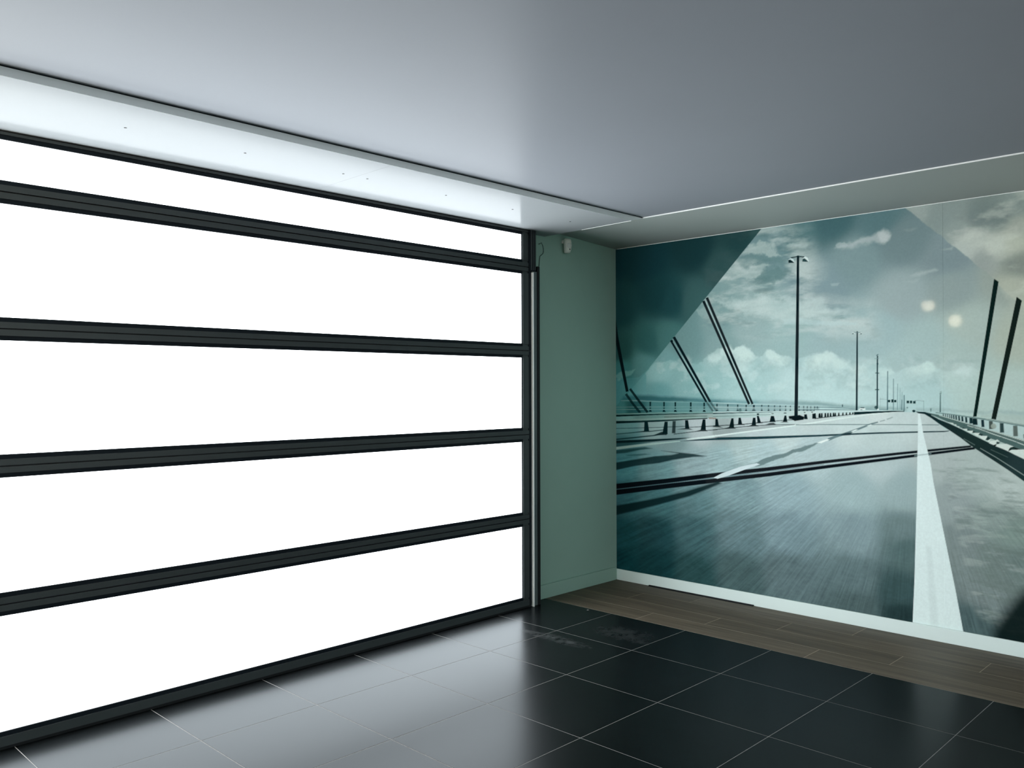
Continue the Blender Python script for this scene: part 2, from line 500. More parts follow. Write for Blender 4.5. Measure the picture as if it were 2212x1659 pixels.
def prism_x(name, prof, x0, x1, mat, parent=None):
    """Prism along X of a closed profile given as (y, z) world points."""
    po = parent_origin(parent)
    bm = bmesh.new()
    a = [bm.verts.new((x0 - po.x, y - po.y, z - po.z)) for y, z in prof]
    b = [bm.verts.new((x1 - po.x, y - po.y, z - po.z)) for y, z in prof]
    bm.faces.new(a); bm.faces.new(b[::-1])
    for i in range(len(prof)):
        bm.faces.new((a[i], b[i], b[(i + 1) % len(prof)], a[(i + 1) % len(prof)]))
    bmesh.ops.recalc_face_normals(bm, faces=bm.faces[:])
    me = bpy.data.meshes.new(name); bm.to_mesh(me); bm.free()
    return link(name, me, mat, parent)
SHEET_Y = -0.735
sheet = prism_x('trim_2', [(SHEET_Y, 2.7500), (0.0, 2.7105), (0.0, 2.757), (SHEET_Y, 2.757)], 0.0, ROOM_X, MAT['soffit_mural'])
tag(sheet, 'pale ceiling sheet with a bright edge running along the top of the mural', 'ceiling trim', kind='structure')
box('edge_strip', (0.80, SHEET_Y - 0.003, 2.7495), (ROOM_X, SHEET_Y, CEIL), MAT['edge'], sheet)
box('mural_bead', (0.02, -0.0045, 2.7075), (ROOM_X, 0.0, 2.7105), MAT['edge'], sheet)
# the boarding's end by the mural: a bright lip and a tapered fascia end
lip = prism_x('end_lip', [(END - 0.002, -0.0022), (END + 0.001, -0.0022), (END + 0.001, 0.004), (END - 0.002, 0.004)], 0.36, 0.80, MAT['edge'], soffit)
for v in lip.data.vertices:
    wx = v.co.x + soffit.location.x
    v.co.z += SOFFIT_D - (SOFFIT_D - SOFFIT) * wx / 0.8
fe = extrude_profile('fascia_end', [(0.788, SOFFIT + 0.0003), (0.8012, SOFFIT + 0.0003), (0.8012, 2.7520), (0.788, 2.7520)], END, SHEET_Y, MAT['fascia'], soffit)
for v in fe.data.vertices:
    wy = v.co.y + soffit.location.y
    wz = v.co.z + soffit.location.z
    if wy > -0.8 and wz < 2.73:
        v.co.z += 0.0325

# ------------------------------------------------------------------ sectional door with translucent panels
door = empty('door_1', (DOOR_X, (DOOR_Y0 + DOOR_Y1) / 2, 0.0))
tag(door, 'sectional door with black aluminium frames and glowing white translucent panels', 'garage door', kind='structure')
JOINTS = [0.012, 0.634, 1.238, 1.839, 2.439, 2.7045]
BACK = DOOR_X - 0.042
ST0, ST1 = DOOR_Y0 + 0.088, -1.211         # glazed width
for s in range(5):
    z0, z1 = JOINTS[s], JOINTS[s + 1]
    g0 = z0 + (0.064 if s == 0 else 0.049)
    g1 = z1 - (0.034 if s == 4 else 0.049)
    sec = empty('door_section', (0, 0, 0))
    sec.parent = door
    sec.location = Vector((DOOR_X, (DOOR_Y0 + DOOR_Y1) / 2, z0)) - door.location
    # rails: the flat outer half stands proud, the half by the glazing is stepped back
    def rail(nm, lo, hi, glaze_side):
        st = 0.019
        if glaze_side == 'up':
            pr = [(BACK, lo), (DOOR_X, lo), (DOOR_X, hi - st), (DOOR_X - 0.007, hi - st), (DOOR_X - 0.007, hi - 0.003), (DOOR_X - 0.010, hi), (BACK, hi)]
        else:
            pr = [(BACK, lo), (DOOR_X - 0.010, lo), (DOOR_X - 0.007, lo + 0.003), (DOOR_X - 0.007, lo + st), (DOOR_X, lo + st), (DOOR_X, hi), (BACK, hi)]
        return extrude_profile(nm, pr, DOOR_Y0, DOOR_Y1 - 0.032, MAT['frame'], sec)
    rail('bottom_rail', z0 + 0.003, g0, 'up')
    rail('top_rail', g1, z1 - 0.003, 'down')
    box('stile', (BACK, ST1, g0 - 0.004), (DOOR_X - 0.0015, DOOR_Y1 - 0.032, g1 + 0.004), MAT['frame'], sec)
    box('stile', (BACK, DOOR_Y0, g0 - 0.004), (DOOR_X - 0.0015, ST0, g1 + 0.004), MAT['frame'], sec)
    box('end_cap', (BACK, DOOR_Y1 - 0.032, z0 + 0.001), (DOOR_X - 0.004, DOOR_Y1 - 0.004, z1 - 0.001), MAT['bead'], sec)
    box('glazing_bead', (DOOR_X - 0.020, ST0, g0 - 0.0185), (DOOR_X - 0.0062, ST1, g0 + 0.002), MAT['bead'], sec)
    box('glazing_bead', (DOOR_X - 0.020, ST0, g1 - 0.002), (DOOR_X - 0.0062, ST1, g1 + (0.0225 if s == 4 else 0.0185)), MAT['bead'], sec)
    box('glazing_bead', (DOOR_X - 0.024, ST1 - 0.006, g0), (DOOR_X - 0.008, ST1, g1), MAT['bead'], sec)
    box('panel', (DOOR_X - 0.030, ST0 - 0.005, g0 - 0.006), (DOOR_X - 0.014, ST1 + 0.005, g1 + 0.006), MAT['panel'], sec)
    if s: box('hinge_seal', (BACK, DOOR_Y0, z0 - 0.003), (DOOR_X - 0.012, DOOR_Y1 - 0.03, z0 + 0.003), MAT['rubber'], sec)
box('top_seal', (0.004, DOOR_Y0, 2.7025), (DOOR_X - 0.003, DOOR_Y1 - 0.03, 2.7068), MAT['rubber'], door)
box('bottom_seal', (BACK + 0.006, DOOR_Y0, 0.0), (DOOR_X - 0.006, DOOR_Y1 - 0.01, 0.014), MAT['rubber'], door)

# guide track at the end of the door
track = empty('door_track', (0.06, -1.08, 0.0))
tag(track, 'galvanised guide track beside the shutter door with a black rubber seal', 'door track')
box('channel', (0.0, -1.118, 0.0), (0.100, -1.064, 2.415), MAT['track'], track, bevel=0.002)
box('flange', (0.090, -1.1205, 0.0), (0.116, -1.1140, 2.405), MAT['galvanised'], track)
box('rubber_seal', (0.0, -1.062, 0.0), (0.104, -1.036, 2.455), MAT['rubber'], track, bevel=0.004, seg=2)
head = box('header_bracket', (0.0, -1.150, 2.415), (0.112, -1.086, SOFFIT_D - 0.0005), MAT['bead'], track)
for k in range(3):
    box('bracket_rib', (0.112, -1.140 + 0.018 * k, 2.42), (0.116, -1.131 + 0.018 * k, SOFFIT_D - 0.0005), MAT['frame'], head)

# ------------------------------------------------------------------ small things on the walls and floor
det = empty('motion_detector', (0.0, -0.645, 2.615))
tag(det, 'small white motion detector high on the grey-green wall', 'motion detector')
box('bracket', (0.0, -0.676, 2.678), (0.026, -0.655, 2.704), MAT['sensor'], det, bevel=0.004, seg=2)
def sensor_shell(name, mat, x0, depth, w, h, z0, parent):
    """Rounded housing, narrower at its lower end, with a bowed front."""
    bm = bmesh.new(); rings = []
    for t, ws, ds in ((0.0, .72, .55), (0.06, .84, .75), (0.2, .92, .88), (0.5, 1.0, 1.0), (0.8, .99, 1.0), (0.94, .92, .9), (1.0, .8, .7)):
        rg = []
        for k in range(13):
            a = math.pi * k / 12
            rg.append(bm.verts.new((x0 + depth * ds * math.sin(a) ** 0.6, -w / 2 * ws * math.cos(a), z0 + h * t)))
        rings.append(rg)
    for p, q in zip(rings, rings[1:]):
        for k in range(12):
            bm.faces.new((p[k], p[k + 1], q[k + 1], q[k]))
        bm.faces.new((p[12], p[0], q[0], q[12]))
    bm.faces.new(rings[0][::-1]); bm.faces.new(rings[-1])
    bmesh.ops.recalc_face_normals(bm, faces=bm.faces[:])
    for f in bm.faces: f.smooth = True
    me = bpy.data.meshes.new(name); bm.to_mesh(me); bm.free()
    return link(name, me, mat, parent)
hs = sensor_shell('housing', MAT['sensor'], 0.022, 0.040, 0.066, 0.108, -0.010, det)
sensor_shell('lens_window', MAT['sensor_lens'], 0.046, 0.0185, 0.050, 0.040, 0.024, hs)
lathe('indicator', [(0.0025, 0), (0.0045, 0.0), (0.0045, 0.004)], 10, MAT['screw'], hs, loc=(0.0575, -0.002, 0.016), rot=(0, math.pi / 2, 0))

wire = tube('cable', [(0.012, -0.950, 2.640), (0.020, -0.944, 2.642), (0.028, -0.936, 2.650), (0.026, -0.918, 2.628), (0.02, -0.905, 2.606),
                      (0.016, -0.901, 2.588), (0.014, -0.906, 2.572), (0.012, -0.920, 2.562), (0.009, -0.931, 2.552), (0.007, -0.934, 2.53),
                      (0.006, -0.936, 2.49), (0.006, -0.945, 2.455)], 0.0022, MAT['rubber'])
tag(wire, 'thin dark loose cable curling out of the wall beside the door track', 'cable')

strip = empty('threshold_strip', (0.80, -0.022, 0.0))
tag(strip, 'thin black strip lying against the skirting under the dark end of the mural', 'floor strip')
box('strip_body', (0.335, -0.026, 0.0), (1.245, -0.0145, 0.009), MAT['rubber'], strip, bevel=0.002)
box('strip_flange', (0.335, -0.031, 0.0), (1.245, -0.026, 0.003), MAT['bead'], strip)

chip_bm = bmesh.new()
ring = [chip_bm.verts.new((0.008 * math.cos(a) * f, 0.0045 * math.sin(a) * f, 0.0)) for a, f in ((0, 1.2), (0.9, .8), (1.8, 1.1), (2.9, .9), (3.9, 1.15), (5.1, .8))]
crown = [chip_bm.verts.new((v.co.x * 0.6, v.co.y * 0.6, 0.003)) for v in ring]
chip_bm.faces.new(ring[::-1]); chip_bm.faces.new(crown)
for i in range(6):
    chip_bm.faces.new((ring[i], ring[(i + 1) % 6], crown[(i + 1) % 6], crown[i]))
chip_me = bpy.data.meshes.new('plaster_chip'); chip_bm.to_mesh(chip_me); chip_bm.free()
chip = link('plaster_chip', chip_me, MAT['grout'], None, (0.453, -0.927, 0.0))
chip.rotation_euler.z = 0.8
tag(chip, 'tiny pale plaster chip lying on the dark tile by the plank strip', 'debris')

# ------------------------------------------------------------------ the mural: a photograph of a motorway bridge printed on three wallpaper drops
# Shapes of the print in millimetres along the wall and up from the floor; colours in thousandths of reflectance.
PRINT = [
('A',[-189,3193,3818,2836,3810,1275,-198,1097],[1361,2615,184,297,311,1833,2713,67,149,162,2140,2670,116,209,225,1570,2686,104,208,220,2284,2502,194,274,287,2558,2355,244,322,335,1988,2416,230,332,340,1767,2251,239,340,360,2282,2149,363,456,457,2583,2182,324,405,394,2686,1950,456,558,510,2136,1920,379,521,524,2420,1820,423,563,547,1498,1949,329,476,469,1214,2030,315,440,434,948,2078,223,354,352,666,1917,172,306,305,496,1742,203,393,395,986,1836,241,372,368,747,1596,243,434,430,320,1598,165,402,411,69,1562,118,380,406,69,1713,79,275,281,1212,1594,383,572,562,1496,1560,484,656,643,1828,1560,497,671,658,2135,1560,470,653,638,2419,1559,471,639,626,2633,1587,468,625,587,2859,1532,486,621,559,2933,1883,470,536,453,2862,2213,364,425,380,2931,1424,460,577,532,2308,1706,418,562,550,2581,1757,446,571,535,1829,1872,344,482,485,1357,1725,324,468,460,625,2061,173,308,308],1,2,0),
('C',[991,2757,1362,2731,1637,2613,1735,2380,1702,2194,2078,2098,2107,1906,1287,1953,830,2086,831,2260],[583,675,647],0.78,190,10,4.2,13,0.36,0.7,3),
('C',[991,2757,1362,2731,1637,2613,1735,2380,1702,2194,2078,2098,2107,1906,1287,1953,830,2086,831,2260],[81,168,173],0.5,190,10,4.5,15,0.5,0.78,11),
('P',[1104,2511,1289,2518,1501,2481,1466,2446,1289,2451,1142,2456],[143,255,254],0.5,30,25),
('P',[1216,2398,1361,2401,1518,2408,1569,2371,1431,2339,1252,2342],[118,223,221],0.55,30,25),
('P',[1180,2604,1361,2615,1467,2521,1325,2514,1142,2534],[551,662,624],0.5,35,30),
('P',[1028,2416,1216,2449,1361,2418,1216,2365],[494,612,581],0.5,30,25),
('P',[910,2220,1215,2231,1568,2172,1767,2141,1925,2090,1831,2053,1499,2047,1140,2118],[535,665,641],0.55,45,30),
('P',[1465,2056,1701,2035,1987,2004,1987,1982,1701,1994,1464,2016],[504,655,644],0.6,18,12),
('P',[1637,2534,1501,2566,1553,2576,1654,2548],[448,560,545],0.6,16,10),
('P',[750,2168,871,2174,988,2111,790,2116],[397,531,516],0.4,18,12),
('P',[1849,2518,1927,2534,2074,2552,2119,2586,2175,2588,2213,2553,2175,2513,2086,2509,1958,2499],[541,607,605],0.62,36,14),
('P',[2204,2545,2200,2533,2189,2524,2172,2520,2154,2522,2137,2530,2126,2542,2122,2555,2126,2568,2138,2577,2154,2581,2172,2578,2189,2570,2200,2558],[645,708,690],0.55,34,10),
('P',[1930,2521,1926,2514,1915,2508,1899,2507,1880,2509,1864,2514,1853,2522,1849,2531,1853,2538,1864,2544,1881,2545,1899,2543,1915,2537,1926,2530],[452,537,536],0.6,12,8),
('P',[2334,2280,2478,2301,2499,2290,2382,2267],[522,613,593],0.55,22,8),
('P',[2297,2245,2382,2252,2354,2231],[457,555,536],0.4,18,6),
('P',[2519,2425,2585,2429,2572,2411],[497,569,544],0.4,18,6),
('P',[2285,2570,2369,2577,2341,2554],[308,385,384],0.4,20,6),
('P',[1806,2270,1879,2270,1863,2253,1816,2254],[422,527,534],0.5,10,6),
('A',[299,1710,388,1760,497,1772,603,1773,707,1753,809,1772,869,1819,940,1855,1018,1863,1082,1843,1147,1872,1199,1856,1250,1808,1286,1787,1340,1825,1386,1837,1446,1809,1498,1788,1583,1766,1650,1784,1716,1801,1781,1805,1861,1778,1924,1727,2016,1713,2091,1693,2165,1710,2238,1679,2323,1689,2393,1717,2437,1733,2480,1703,2528,1674,2595,1693,2660,1700,2711,1679,2811,1656,3050,1665,3812,1653,3810,1346,298,1488],[409,1708,337,577,567,665,1668,270,474,465,986,1818,433,599,578,1138,1814,529,679,654,986,1698,343,546,537,1375,1791,478,639,614,1321,1693,424,614,603,1765,1764,534,691,664,1565,1689,489,660,648,1985,1667,513,678,664,2135,1650,511,679,664,2420,1690,527,689,661,2607,1658,520,669,629,2810,1614,512,634,585,746,1526,255,456,451,1211,1544,393,591,580,1828,1544,509,685,671,2419,1545,471,653,640,2810,1504,487,629,579,408,1525,161,369,374],0.8,20,14),
('P',[1086,1826,1080,1809,1063,1795,1039,1788,1011,1788,987,1797,969,1812,963,1830,970,1848,987,1862,1012,1869,1039,1868,1063,1859,1080,1844],[657,817,773],0.562,30,16),
('P',[1217,1822,1210,1802,1192,1786,1165,1778,1135,1779,1108,1788,1089,1806,1082,1826,1089,1847,1108,1863,1135,1871,1165,1870,1192,1860,1210,1843],[628,783,741],0.75,30,16),
('P',[1264,1788,1258,1770,1242,1757,1219,1750,1192,1750,1169,1758,1152,1773,1146,1791,1152,1808,1169,1822,1193,1829,1219,1828,1242,1819,1259,1805],[614,766,723],0.625,30,16),
('P',[1439,1796,1433,1779,1418,1766,1395,1759,1370,1759,1347,1768,1331,1782,1326,1799,1331,1816,1347,1829,1370,1836,1395,1835,1418,1827,1434,1813],[621,771,728],0.688,30,16),
('P',[1525,1761,1519,1744,1502,1731,1477,1724,1449,1725,1424,1733,1406,1747,1400,1764,1407,1781,1424,1794,1449,1801,1477,1800,1502,1792,1519,1778],[621,769,725],0.5,30,16),
('P',[1836,1766,1829,1750,1809,1737,1781,1731,1749,1731,1720,1739,1700,1753,1693,1770,1700,1786,1721,1799,1749,1805,1781,1804,1809,1796,1829,1782],[636,782,738],0.625,30,16),
('P',[1758,1743,1753,1729,1736,1719,1713,1713,1686,1714,1663,1720,1646,1732,1640,1746,1646,1759,1663,1770,1687,1775,1713,1775,1737,1768,1753,1757],[628,772,728],0.5,30,16),
('P',[1939,1729,1933,1714,1916,1701,1890,1694,1862,1695,1837,1703,1819,1716,1813,1732,1820,1748,1837,1761,1863,1767,1891,1767,1916,1759,1933,1746],[643,792,745],0.5,30,16),
('P',[2046,1682,2040,1669,2023,1658,1999,1653,1971,1653,1947,1659,1929,1670,1923,1684,1930,1697,1947,1707,1972,1713,1999,1712,2023,1706,2040,1695],[650,801,753],0.438,30,16),
('P',[2480,1703,2476,1692,2464,1683,2446,1679,2427,1679,2409,1684,2397,1694,2393,1705,2397,1716,2410,1725,2427,1730,2447,1729,2464,1724,2476,1715],[705,872,821],0.562,30,16),
('P',[2680,1671,2675,1662,2663,1654,2644,1650,2623,1650,2604,1655,2591,1663,2587,1673,2591,1683,2604,1690,2623,1694,2644,1694,2663,1689,2675,1681],[732,880,857],0.438,30,16),
('P',[2448,1675,2442,1663,2427,1653,2405,1648,2380,1648,2358,1654,2342,1664,2337,1677,2343,1690,2358,1699,2380,1705,2405,1704,2427,1698,2442,1688],[697,862,811],0.375,30,16),
('P',[983,1785,977,1770,962,1758,940,1752,916,1753,894,1760,878,1772,873,1788,878,1802,894,1814,916,1820,940,1819,962,1812,977,1800],[674,837,793],0.438,30,16),
('P',[603,1741,592,1730,563,1722,520,1718,473,1719,429,1724,399,1734,388,1745,399,1756,429,1764,473,1768,521,1767,563,1761,593,1752],[258,458,434],0.438,30,16),
('P',[167,1712,160,1704,139,1698,110,1695,76,1695,46,1699,25,1706,18,1714,25,1723,46,1729,77,1732,110,1731,140,1727,160,1720],[231,523,516],0.625,30,16),
('P',[112,1660,105,1652,87,1646,61,1642,31,1643,5,1646,-14,1653,-20,1662,-14,1670,5,1676,31,1680,61,1679,87,1675,105,1668],[250,557,553],0.5,30,16),
('P',[213,1730,207,1722,189,1716,163,1713,134,1713,108,1717,90,1724,84,1732,90,1740,109,1747,135,1750,163,1749,189,1745,207,1738],[210,483,473],0.5,30,16),
('P',[2232,1679,2227,1668,2212,1660,2191,1656,2168,1656,2147,1661,2132,1670,2127,1680,2132,1691,2147,1699,2168,1703,2191,1703,2212,1698,2227,1689],[669,827,776],0.375,30,16),
('C',[410,1818,2711,1740,2710,1504,409,1525],[652,777,747],0.3,60,10,9,12,0.5,0.72,21),
('C',[829,1824,2711,1740,2710,1560,828,1562],[243,383,380],0.3,60,10,8,11,0.55,0.75,25),
('A',[2288,2720,3818,2836,3812,1748,2963,2022,2813,2202,2663,2355],[2355,2698,377,438,413,2533,2671,293,354,337,2740,2585,209,263,254,2936,2638,281,345,321,2585,2522,324,386,362,2688,2439,568,624,562,2814,2410,562,620,545,2911,2425,571,617,514,2936,2503,418,460,398,2739,2330,364,412,386,2935,2282,274,314,277,2910,2154,502,544,446,2839,2571,203,257,245,2505,2589,281,345,329,2649,2401,539,600,552],0.95,9,5),
('C',[2314,2734,3818,2836,3812,1748,2963,2043,2688,2341],[759,808,718],0.3,40,10,5,10,0.5,0.7,31),
('C',[2560,2725,3818,2836,3813,1890,2963,2204,2637,2459],[191,244,230],0.35,60,10,4,10,0.52,0.75,37),
('P',[2838,2183,3029,2092,3028,1932,2910,2020],[495,550,465],0.5,45,20),
('P',[-195,1757,344,1735,-17,1395,-197,1369],[72,253,258],0.4,10,0),
('A',[-191,2650,-191,2805,1323,2723,312,1710,231,1655,-196,1632],[26,2683,5,44,59,325,2594,5,42,54,751,2619,5,36,42,1142,2675,13,52,55,1290,2707,26,78,78,989,2454,26,77,79,541,2246,11,61,69,48,2244,12,66,74,750,2231,42,113,114,322,1930,33,126,122,46,1865,25,99,95,497,1960,66,185,178,276,1747,111,286,282,46,1713,60,237,236,412,2292,7,50,57],0.97,6,0),
('P',[-11,1669,70,1695,209,1730,139,1667,22,1631],[233,526,519],0.5,18,14),
('A',[78,1499,241,1510,381,1506,560,1499,776,1490,907,1483,1185,1477,1447,1480,1731,1471,1821,1463,1980,1449,2132,1446,2297,1437,2297,1420,1731,1441,907,1453,380,1461,49,1464],[92,1479,37,157,177,320,1488,20,107,124,538,1478,23,115,129,827,1470,53,172,190,1137,1463,150,307,329,1426,1462,276,409,422,1698,1453,199,326,333,1984,1438,226,354,356,2279,1427,280,409,405],0.85,34,4),
('P',[2364,1445,2489,1443,2640,1434,2699,1432,2870,1430,2960,1429,3458,1414,3458,1389,2960,1404,2670,1419,2489,1424,2364,1418],[326,454,449],0.55,22,10),
('P',[2728,1409,2960,1404,3458,1386,3457,1360,2959,1376,2728,1399],[398,507,459],0.5,16,8),
('A',[49,1462,380,1458,907,1453,1336,1446,1731,1442,1731,1403,907,1381,426,1372,-21,1356,-20,1404],[21,1391,81,281,279,184,1412,30,129,135,408,1423,85,246,249,622,1418,125,286,285,827,1435,76,214,227,827,1400,221,376,371,1061,1438,106,237,249,1061,1408,309,457,449,1320,1438,148,267,279,1320,1408,343,485,488,1632,1433,278,410,412,1631,1410,425,560,549],1,6,0),
('A',[-197,1322,985,1345,1698,1393,2243,1411,2297,1413,2350,1410,2382,1408,2410,1402,2441,1386,2472,1361,2499,1339,2527,1312,2556,1305,2619,1262,2669,1222,2756,1163,2882,1079,2958,1023,3359,725,3802,-238,-203,-222],[67,1240,198,419,429,407,1288,315,444,436,826,1282,484,562,568,1210,1310,512,588,591,1631,1353,530,617,604,2134,1404,621,703,687,67,1146,83,225,240,537,1183,220,324,325,984,1252,340,408,402,1135,1156,401,516,508,1495,1253,513,621,609,1983,1331,563,670,655,2279,1368,565,668,653,42,956,95,288,321,406,941,165,314,329,744,962,302,420,433,983,1063,317,451,461,1318,1098,400,528,537,1663,1131,432,550,557,2133,1230,519,629,615,2132,1080,453,556,557,41,652,47,153,176,405,685,68,176,189,743,715,115,215,229,1134,818,204,313,331,1493,847,283,398,422,1981,888,340,459,466,2276,912,325,432,434,40,387,15,81,92,404,429,18,66,75,742,469,58,129,140,1133,514,130,208,224,1492,556,191,279,305,1980,613,229,319,337,2275,647,157,226,230,39,122,8,57,66,403,174,10,50,56,740,152,27,74,77,1131,210,68,117,121,1491,264,112,167,175,1978,307,118,176,183,2245,260,45,86,89,2303,562,90,149,149,1978,124,79,122,125,2273,117,20,42,44,2525,1103,424,493,477,2682,1057,436,521,493,2880,962,481,565,532,2577,880,310,371,364,2806,791,282,353,333,2903,720,219,294,267,2628,604,213,264,260,2805,517,181,234,223,2729,340,200,251,248,2678,164,82,130,134,2926,534,165,221,211,2526,1274,519,601,589],1,4,0),
('S',[-198,1000,984,1115,2350,1405,3806,471,3802,-238,-203,-222],[2349,1419],0.27),
('P',[2457,1051,2578,1039,2707,1037,2708,1048,2579,1050,2459,1062],[156,208,193],0.275,22,0),
('P',[2524,963,2630,960,2732,954,2733,968,2631,974,2526,977],[157,210,195],0.275,22,0),
('P',[2578,957,2707,973,2806,953,2809,970,2708,989,2578,974],[159,212,198],0.22,22,0),
('P',[2628,830,2755,821,2927,814,2930,838,2759,846,2632,856],[160,215,201],0.275,22,0),
('P',[2679,743,2805,738,2962,737,2965,761,2808,763,2682,768],[161,217,202],0.22,22,0),
('P',[2702,572,2852,551,2996,544,3000,571,2857,579,2709,600],[163,219,205],0.22,22,0),
('P',[2499,1046,2552,1056,2656,1051,2657,1060,2552,1064,2498,1055],[155,208,193],0.22,22,0),
('P',[2655,852,2806,850,2928,851,2929,865,2808,864,2656,867],[161,216,202],0.22,22,0),
('C',[2499,1145,2708,1156,3023,934,3806,471,3802,-238,2704,197],[147,197,180],0.5,50,0,9,40,0.46,0.76,71),
('C',[2499,1145,2708,1156,3023,934,3806,471,3802,-238,2704,197],[624,704,664],0.2,50,0,10,36,0.5,0.78,75),
('P',[49,1463,241,1464,380,1459,648,1457,907,1454,907,1460,648,1463,381,1466,241,1471,49,1469],[195,383,375],0.9,3,0),
('P',[907,1454,1185,1448,1336,1446,1554,1442,1731,1441,1731,1447,1554,1448,1336,1453,1185,1454,907,1460],[433,604,593],0.9,3,0),
('P',[333,1459,349,1460,348,1423,334,1423],[5,26,31],1,5,0),
('P',[334,1413,349,1413,349,1405,333,1404],[5,26,31],1,5,0),
('P',[332,1394,348,1395,357,1380,327,1379],[5,26,31],1,5,0),
('P',[464,1459,479,1459,478,1424,464,1423],[4,22,25],1,5,0),
('P',[464,1415,478,1415,479,1407,463,1406],[4,22,25],1,5,0),
('P',[462,1397,477,1397,487,1382,457,1381],[4,22,25],1,5,0),
('P',[568,1459,583,1459,582,1423,569,1423],[4,19,22],1,5,0),
('P',[568,1416,582,1416,583,1408,568,1408],[4,19,22],1,5,0),
('P',[567,1398,582,1398,591,1384,562,1383],[4,19,22],1,5,0),
('P',[707,1459,722,1459,721,1424,708,1424],[3,17,20],1,5,0),
('P',[707,1418,721,1418,721,1410,707,1410],[3,17,20],1,5,0),
('P',[705,1400,720,1401,729,1386,701,1386],[3,17,20],1,5,0),
('P',[825,1458,839,1458,838,1423,826,1423],[3,16,18],1,5,0),
('P',[825,1420,839,1420,839,1412,825,1412],[3,16,18],1,5,0),
('P',[824,1402,838,1403,847,1388,819,1388],[3,16,18],1,5,0),
('P',[936,1449,947,1450,947,1428,936,1428],[6,29,34],1,5,0),
('P',[936,1419,947,1419,947,1414,936,1414],[6,29,34],0.8,5,0),
('P',[936,1408,947,1408,953,1398,929,1398],[5,23,27],1,5,0),
('P',[1027,1448,1037,1448,1037,1427,1027,1427],[6,28,33],1,5,0),
('P',[1027,1420,1037,1420,1037,1415,1027,1415],[6,28,33],0.8,5,0),
('P',[1027,1409,1037,1409,1043,1400,1021,1400],[5,22,26],1,5,0),
('P',[1108,1447,1118,1447,1118,1426,1108,1426],[6,28,32],1,5,0),
('P',[1108,1421,1118,1421,1118,1416,1108,1416],[6,28,32],0.8,5,0),
('P',[1108,1411,1118,1411,1124,1401,1102,1401],[4,21,26],1,5,0),
('P',[1176,1446,1186,1446,1186,1425,1176,1425],[6,27,32],1,5,0),
('P',[1176,1422,1185,1422,1185,1417,1176,1417],[6,27,32],0.8,5,0),
('P',[1176,1412,1185,1412,1190,1402,1171,1402],[4,21,25],1,5,0),
('P',[1235,1445,1250,1445,1250,1424,1235,1424],[6,27,32],1,5,0),
('P',[1235,1423,1250,1423,1250,1418,1234,1418],[6,27,32],0.8,5,0),
('P',[1234,1413,1250,1413,1258,1404,1226,1403],[4,21,25],1,5,0),
('P',[1300,1446,1309,1446,1309,1434,1300,1434],[6,27,32],1,5,0),
('P',[1300,1424,1308,1424,1308,1419,1300,1419],[6,27,32],0.8,5,0),
('P',[1300,1414,1308,1414,1313,1404,1296,1404],[4,21,25],1,5,0),
('P',[1353,1445,1361,1445,1361,1434,1352,1434],[6,27,32],1,5,0),
('P',[1352,1425,1361,1425,1361,1420,1352,1420],[6,27,32],0.8,5,0),
('P',[1352,1414,1361,1415,1365,1405,1348,1405],[4,21,25],1,5,0),
('P',[1399,1444,1406,1445,1406,1433,1399,1433],[6,27,32],1,5,0),
('P',[1399,1425,1406,1425,1406,1421,1399,1421],[6,27,32],0.8,5,0),
('P',[1399,1415,1406,1415,1410,1406,1395,1406],[4,21,25],1,5,0),
('P',[1441,1444,1448,1444,1448,1432,1441,1432],[6,27,32],1,5,0),
('P',[1441,1426,1448,1426,1448,1421,1441,1421],[6,27,32],0.8,5,0),
('P',[1441,1416,1448,1416,1452,1407,1437,1407],[4,21,25],1,5,0),
('P',[1483,1443,1490,1444,1490,1432,1482,1432],[6,27,32],1,5,0),
('P',[1482,1427,1490,1427,1490,1422,1482,1422],[6,27,32],0.8,5,0),
('P',[1482,1416,1490,1417,1493,1408,1478,1407],[4,21,25],1,5,0),
('P',[1518,1443,1525,1443,1525,1432,1518,1432],[6,27,32],1,5,0),
('P',[1518,1427,1525,1427,1525,1422,1518,1422],[6,27,32],0.8,5,0),
('P',[1518,1417,1525,1417,1529,1408,1514,1408],[4,21,25],1,5,0),
('P',[1582,1442,1589,1442,1589,1431,1582,1431],[6,27,32],1,5,0),
('P',[1582,1428,1589,1428,1589,1423,1582,1423],[6,27,32],0.8,5,0),
('P',[1582,1418,1589,1418,1592,1409,1579,1409],[4,21,25],1,5,0),
('P',[1616,1442,1622,1442,1622,1431,1616,1430],[6,27,32],1,5,0),
('P',[1616,1428,1622,1429,1622,1424,1616,1424],[6,27,32],0.8,5,0),
('P',[1616,1419,1622,1419,1625,1410,1612,1410],[4,21,25],1,5,0),
('P',[1642,1441,1648,1442,1648,1430,1642,1430],[6,27,32],1,5,0),
('P',[1642,1429,1647,1429,1647,1424,1642,1424],[6,27,32],0.8,5,0),
('P',[1642,1419,1647,1419,1650,1410,1639,1410],[4,21,25],1,5,0),
('P',[1668,1441,1673,1442,1673,1430,1668,1430],[6,27,32],1,5,0),
('P',[1668,1429,1673,1429,1673,1425,1668,1425],[6,27,32],0.8,5,0),
('P',[1668,1419,1673,1419,1676,1411,1665,1410],[4,21,25],1,5,0),
('P',[1694,1441,1699,1442,1699,1430,1694,1430],[6,27,32],1,5,0),
('P',[1694,1430,1699,1430,1699,1425,1694,1425],[6,27,32],0.8,5,0),
('P',[1694,1420,1699,1420,1702,1411,1691,1411],[4,21,25],1,5,0),
('P',[1714,1441,1720,1442,1720,1430,1714,1430],[6,27,32],1,5,0),
('P',[1714,1430,1720,1430,1720,1425,1714,1425],[6,27,32],0.8,5,0),
('P',[1714,1420,1719,1420,1722,1411,1711,1411],[4,21,25],1,5,0),
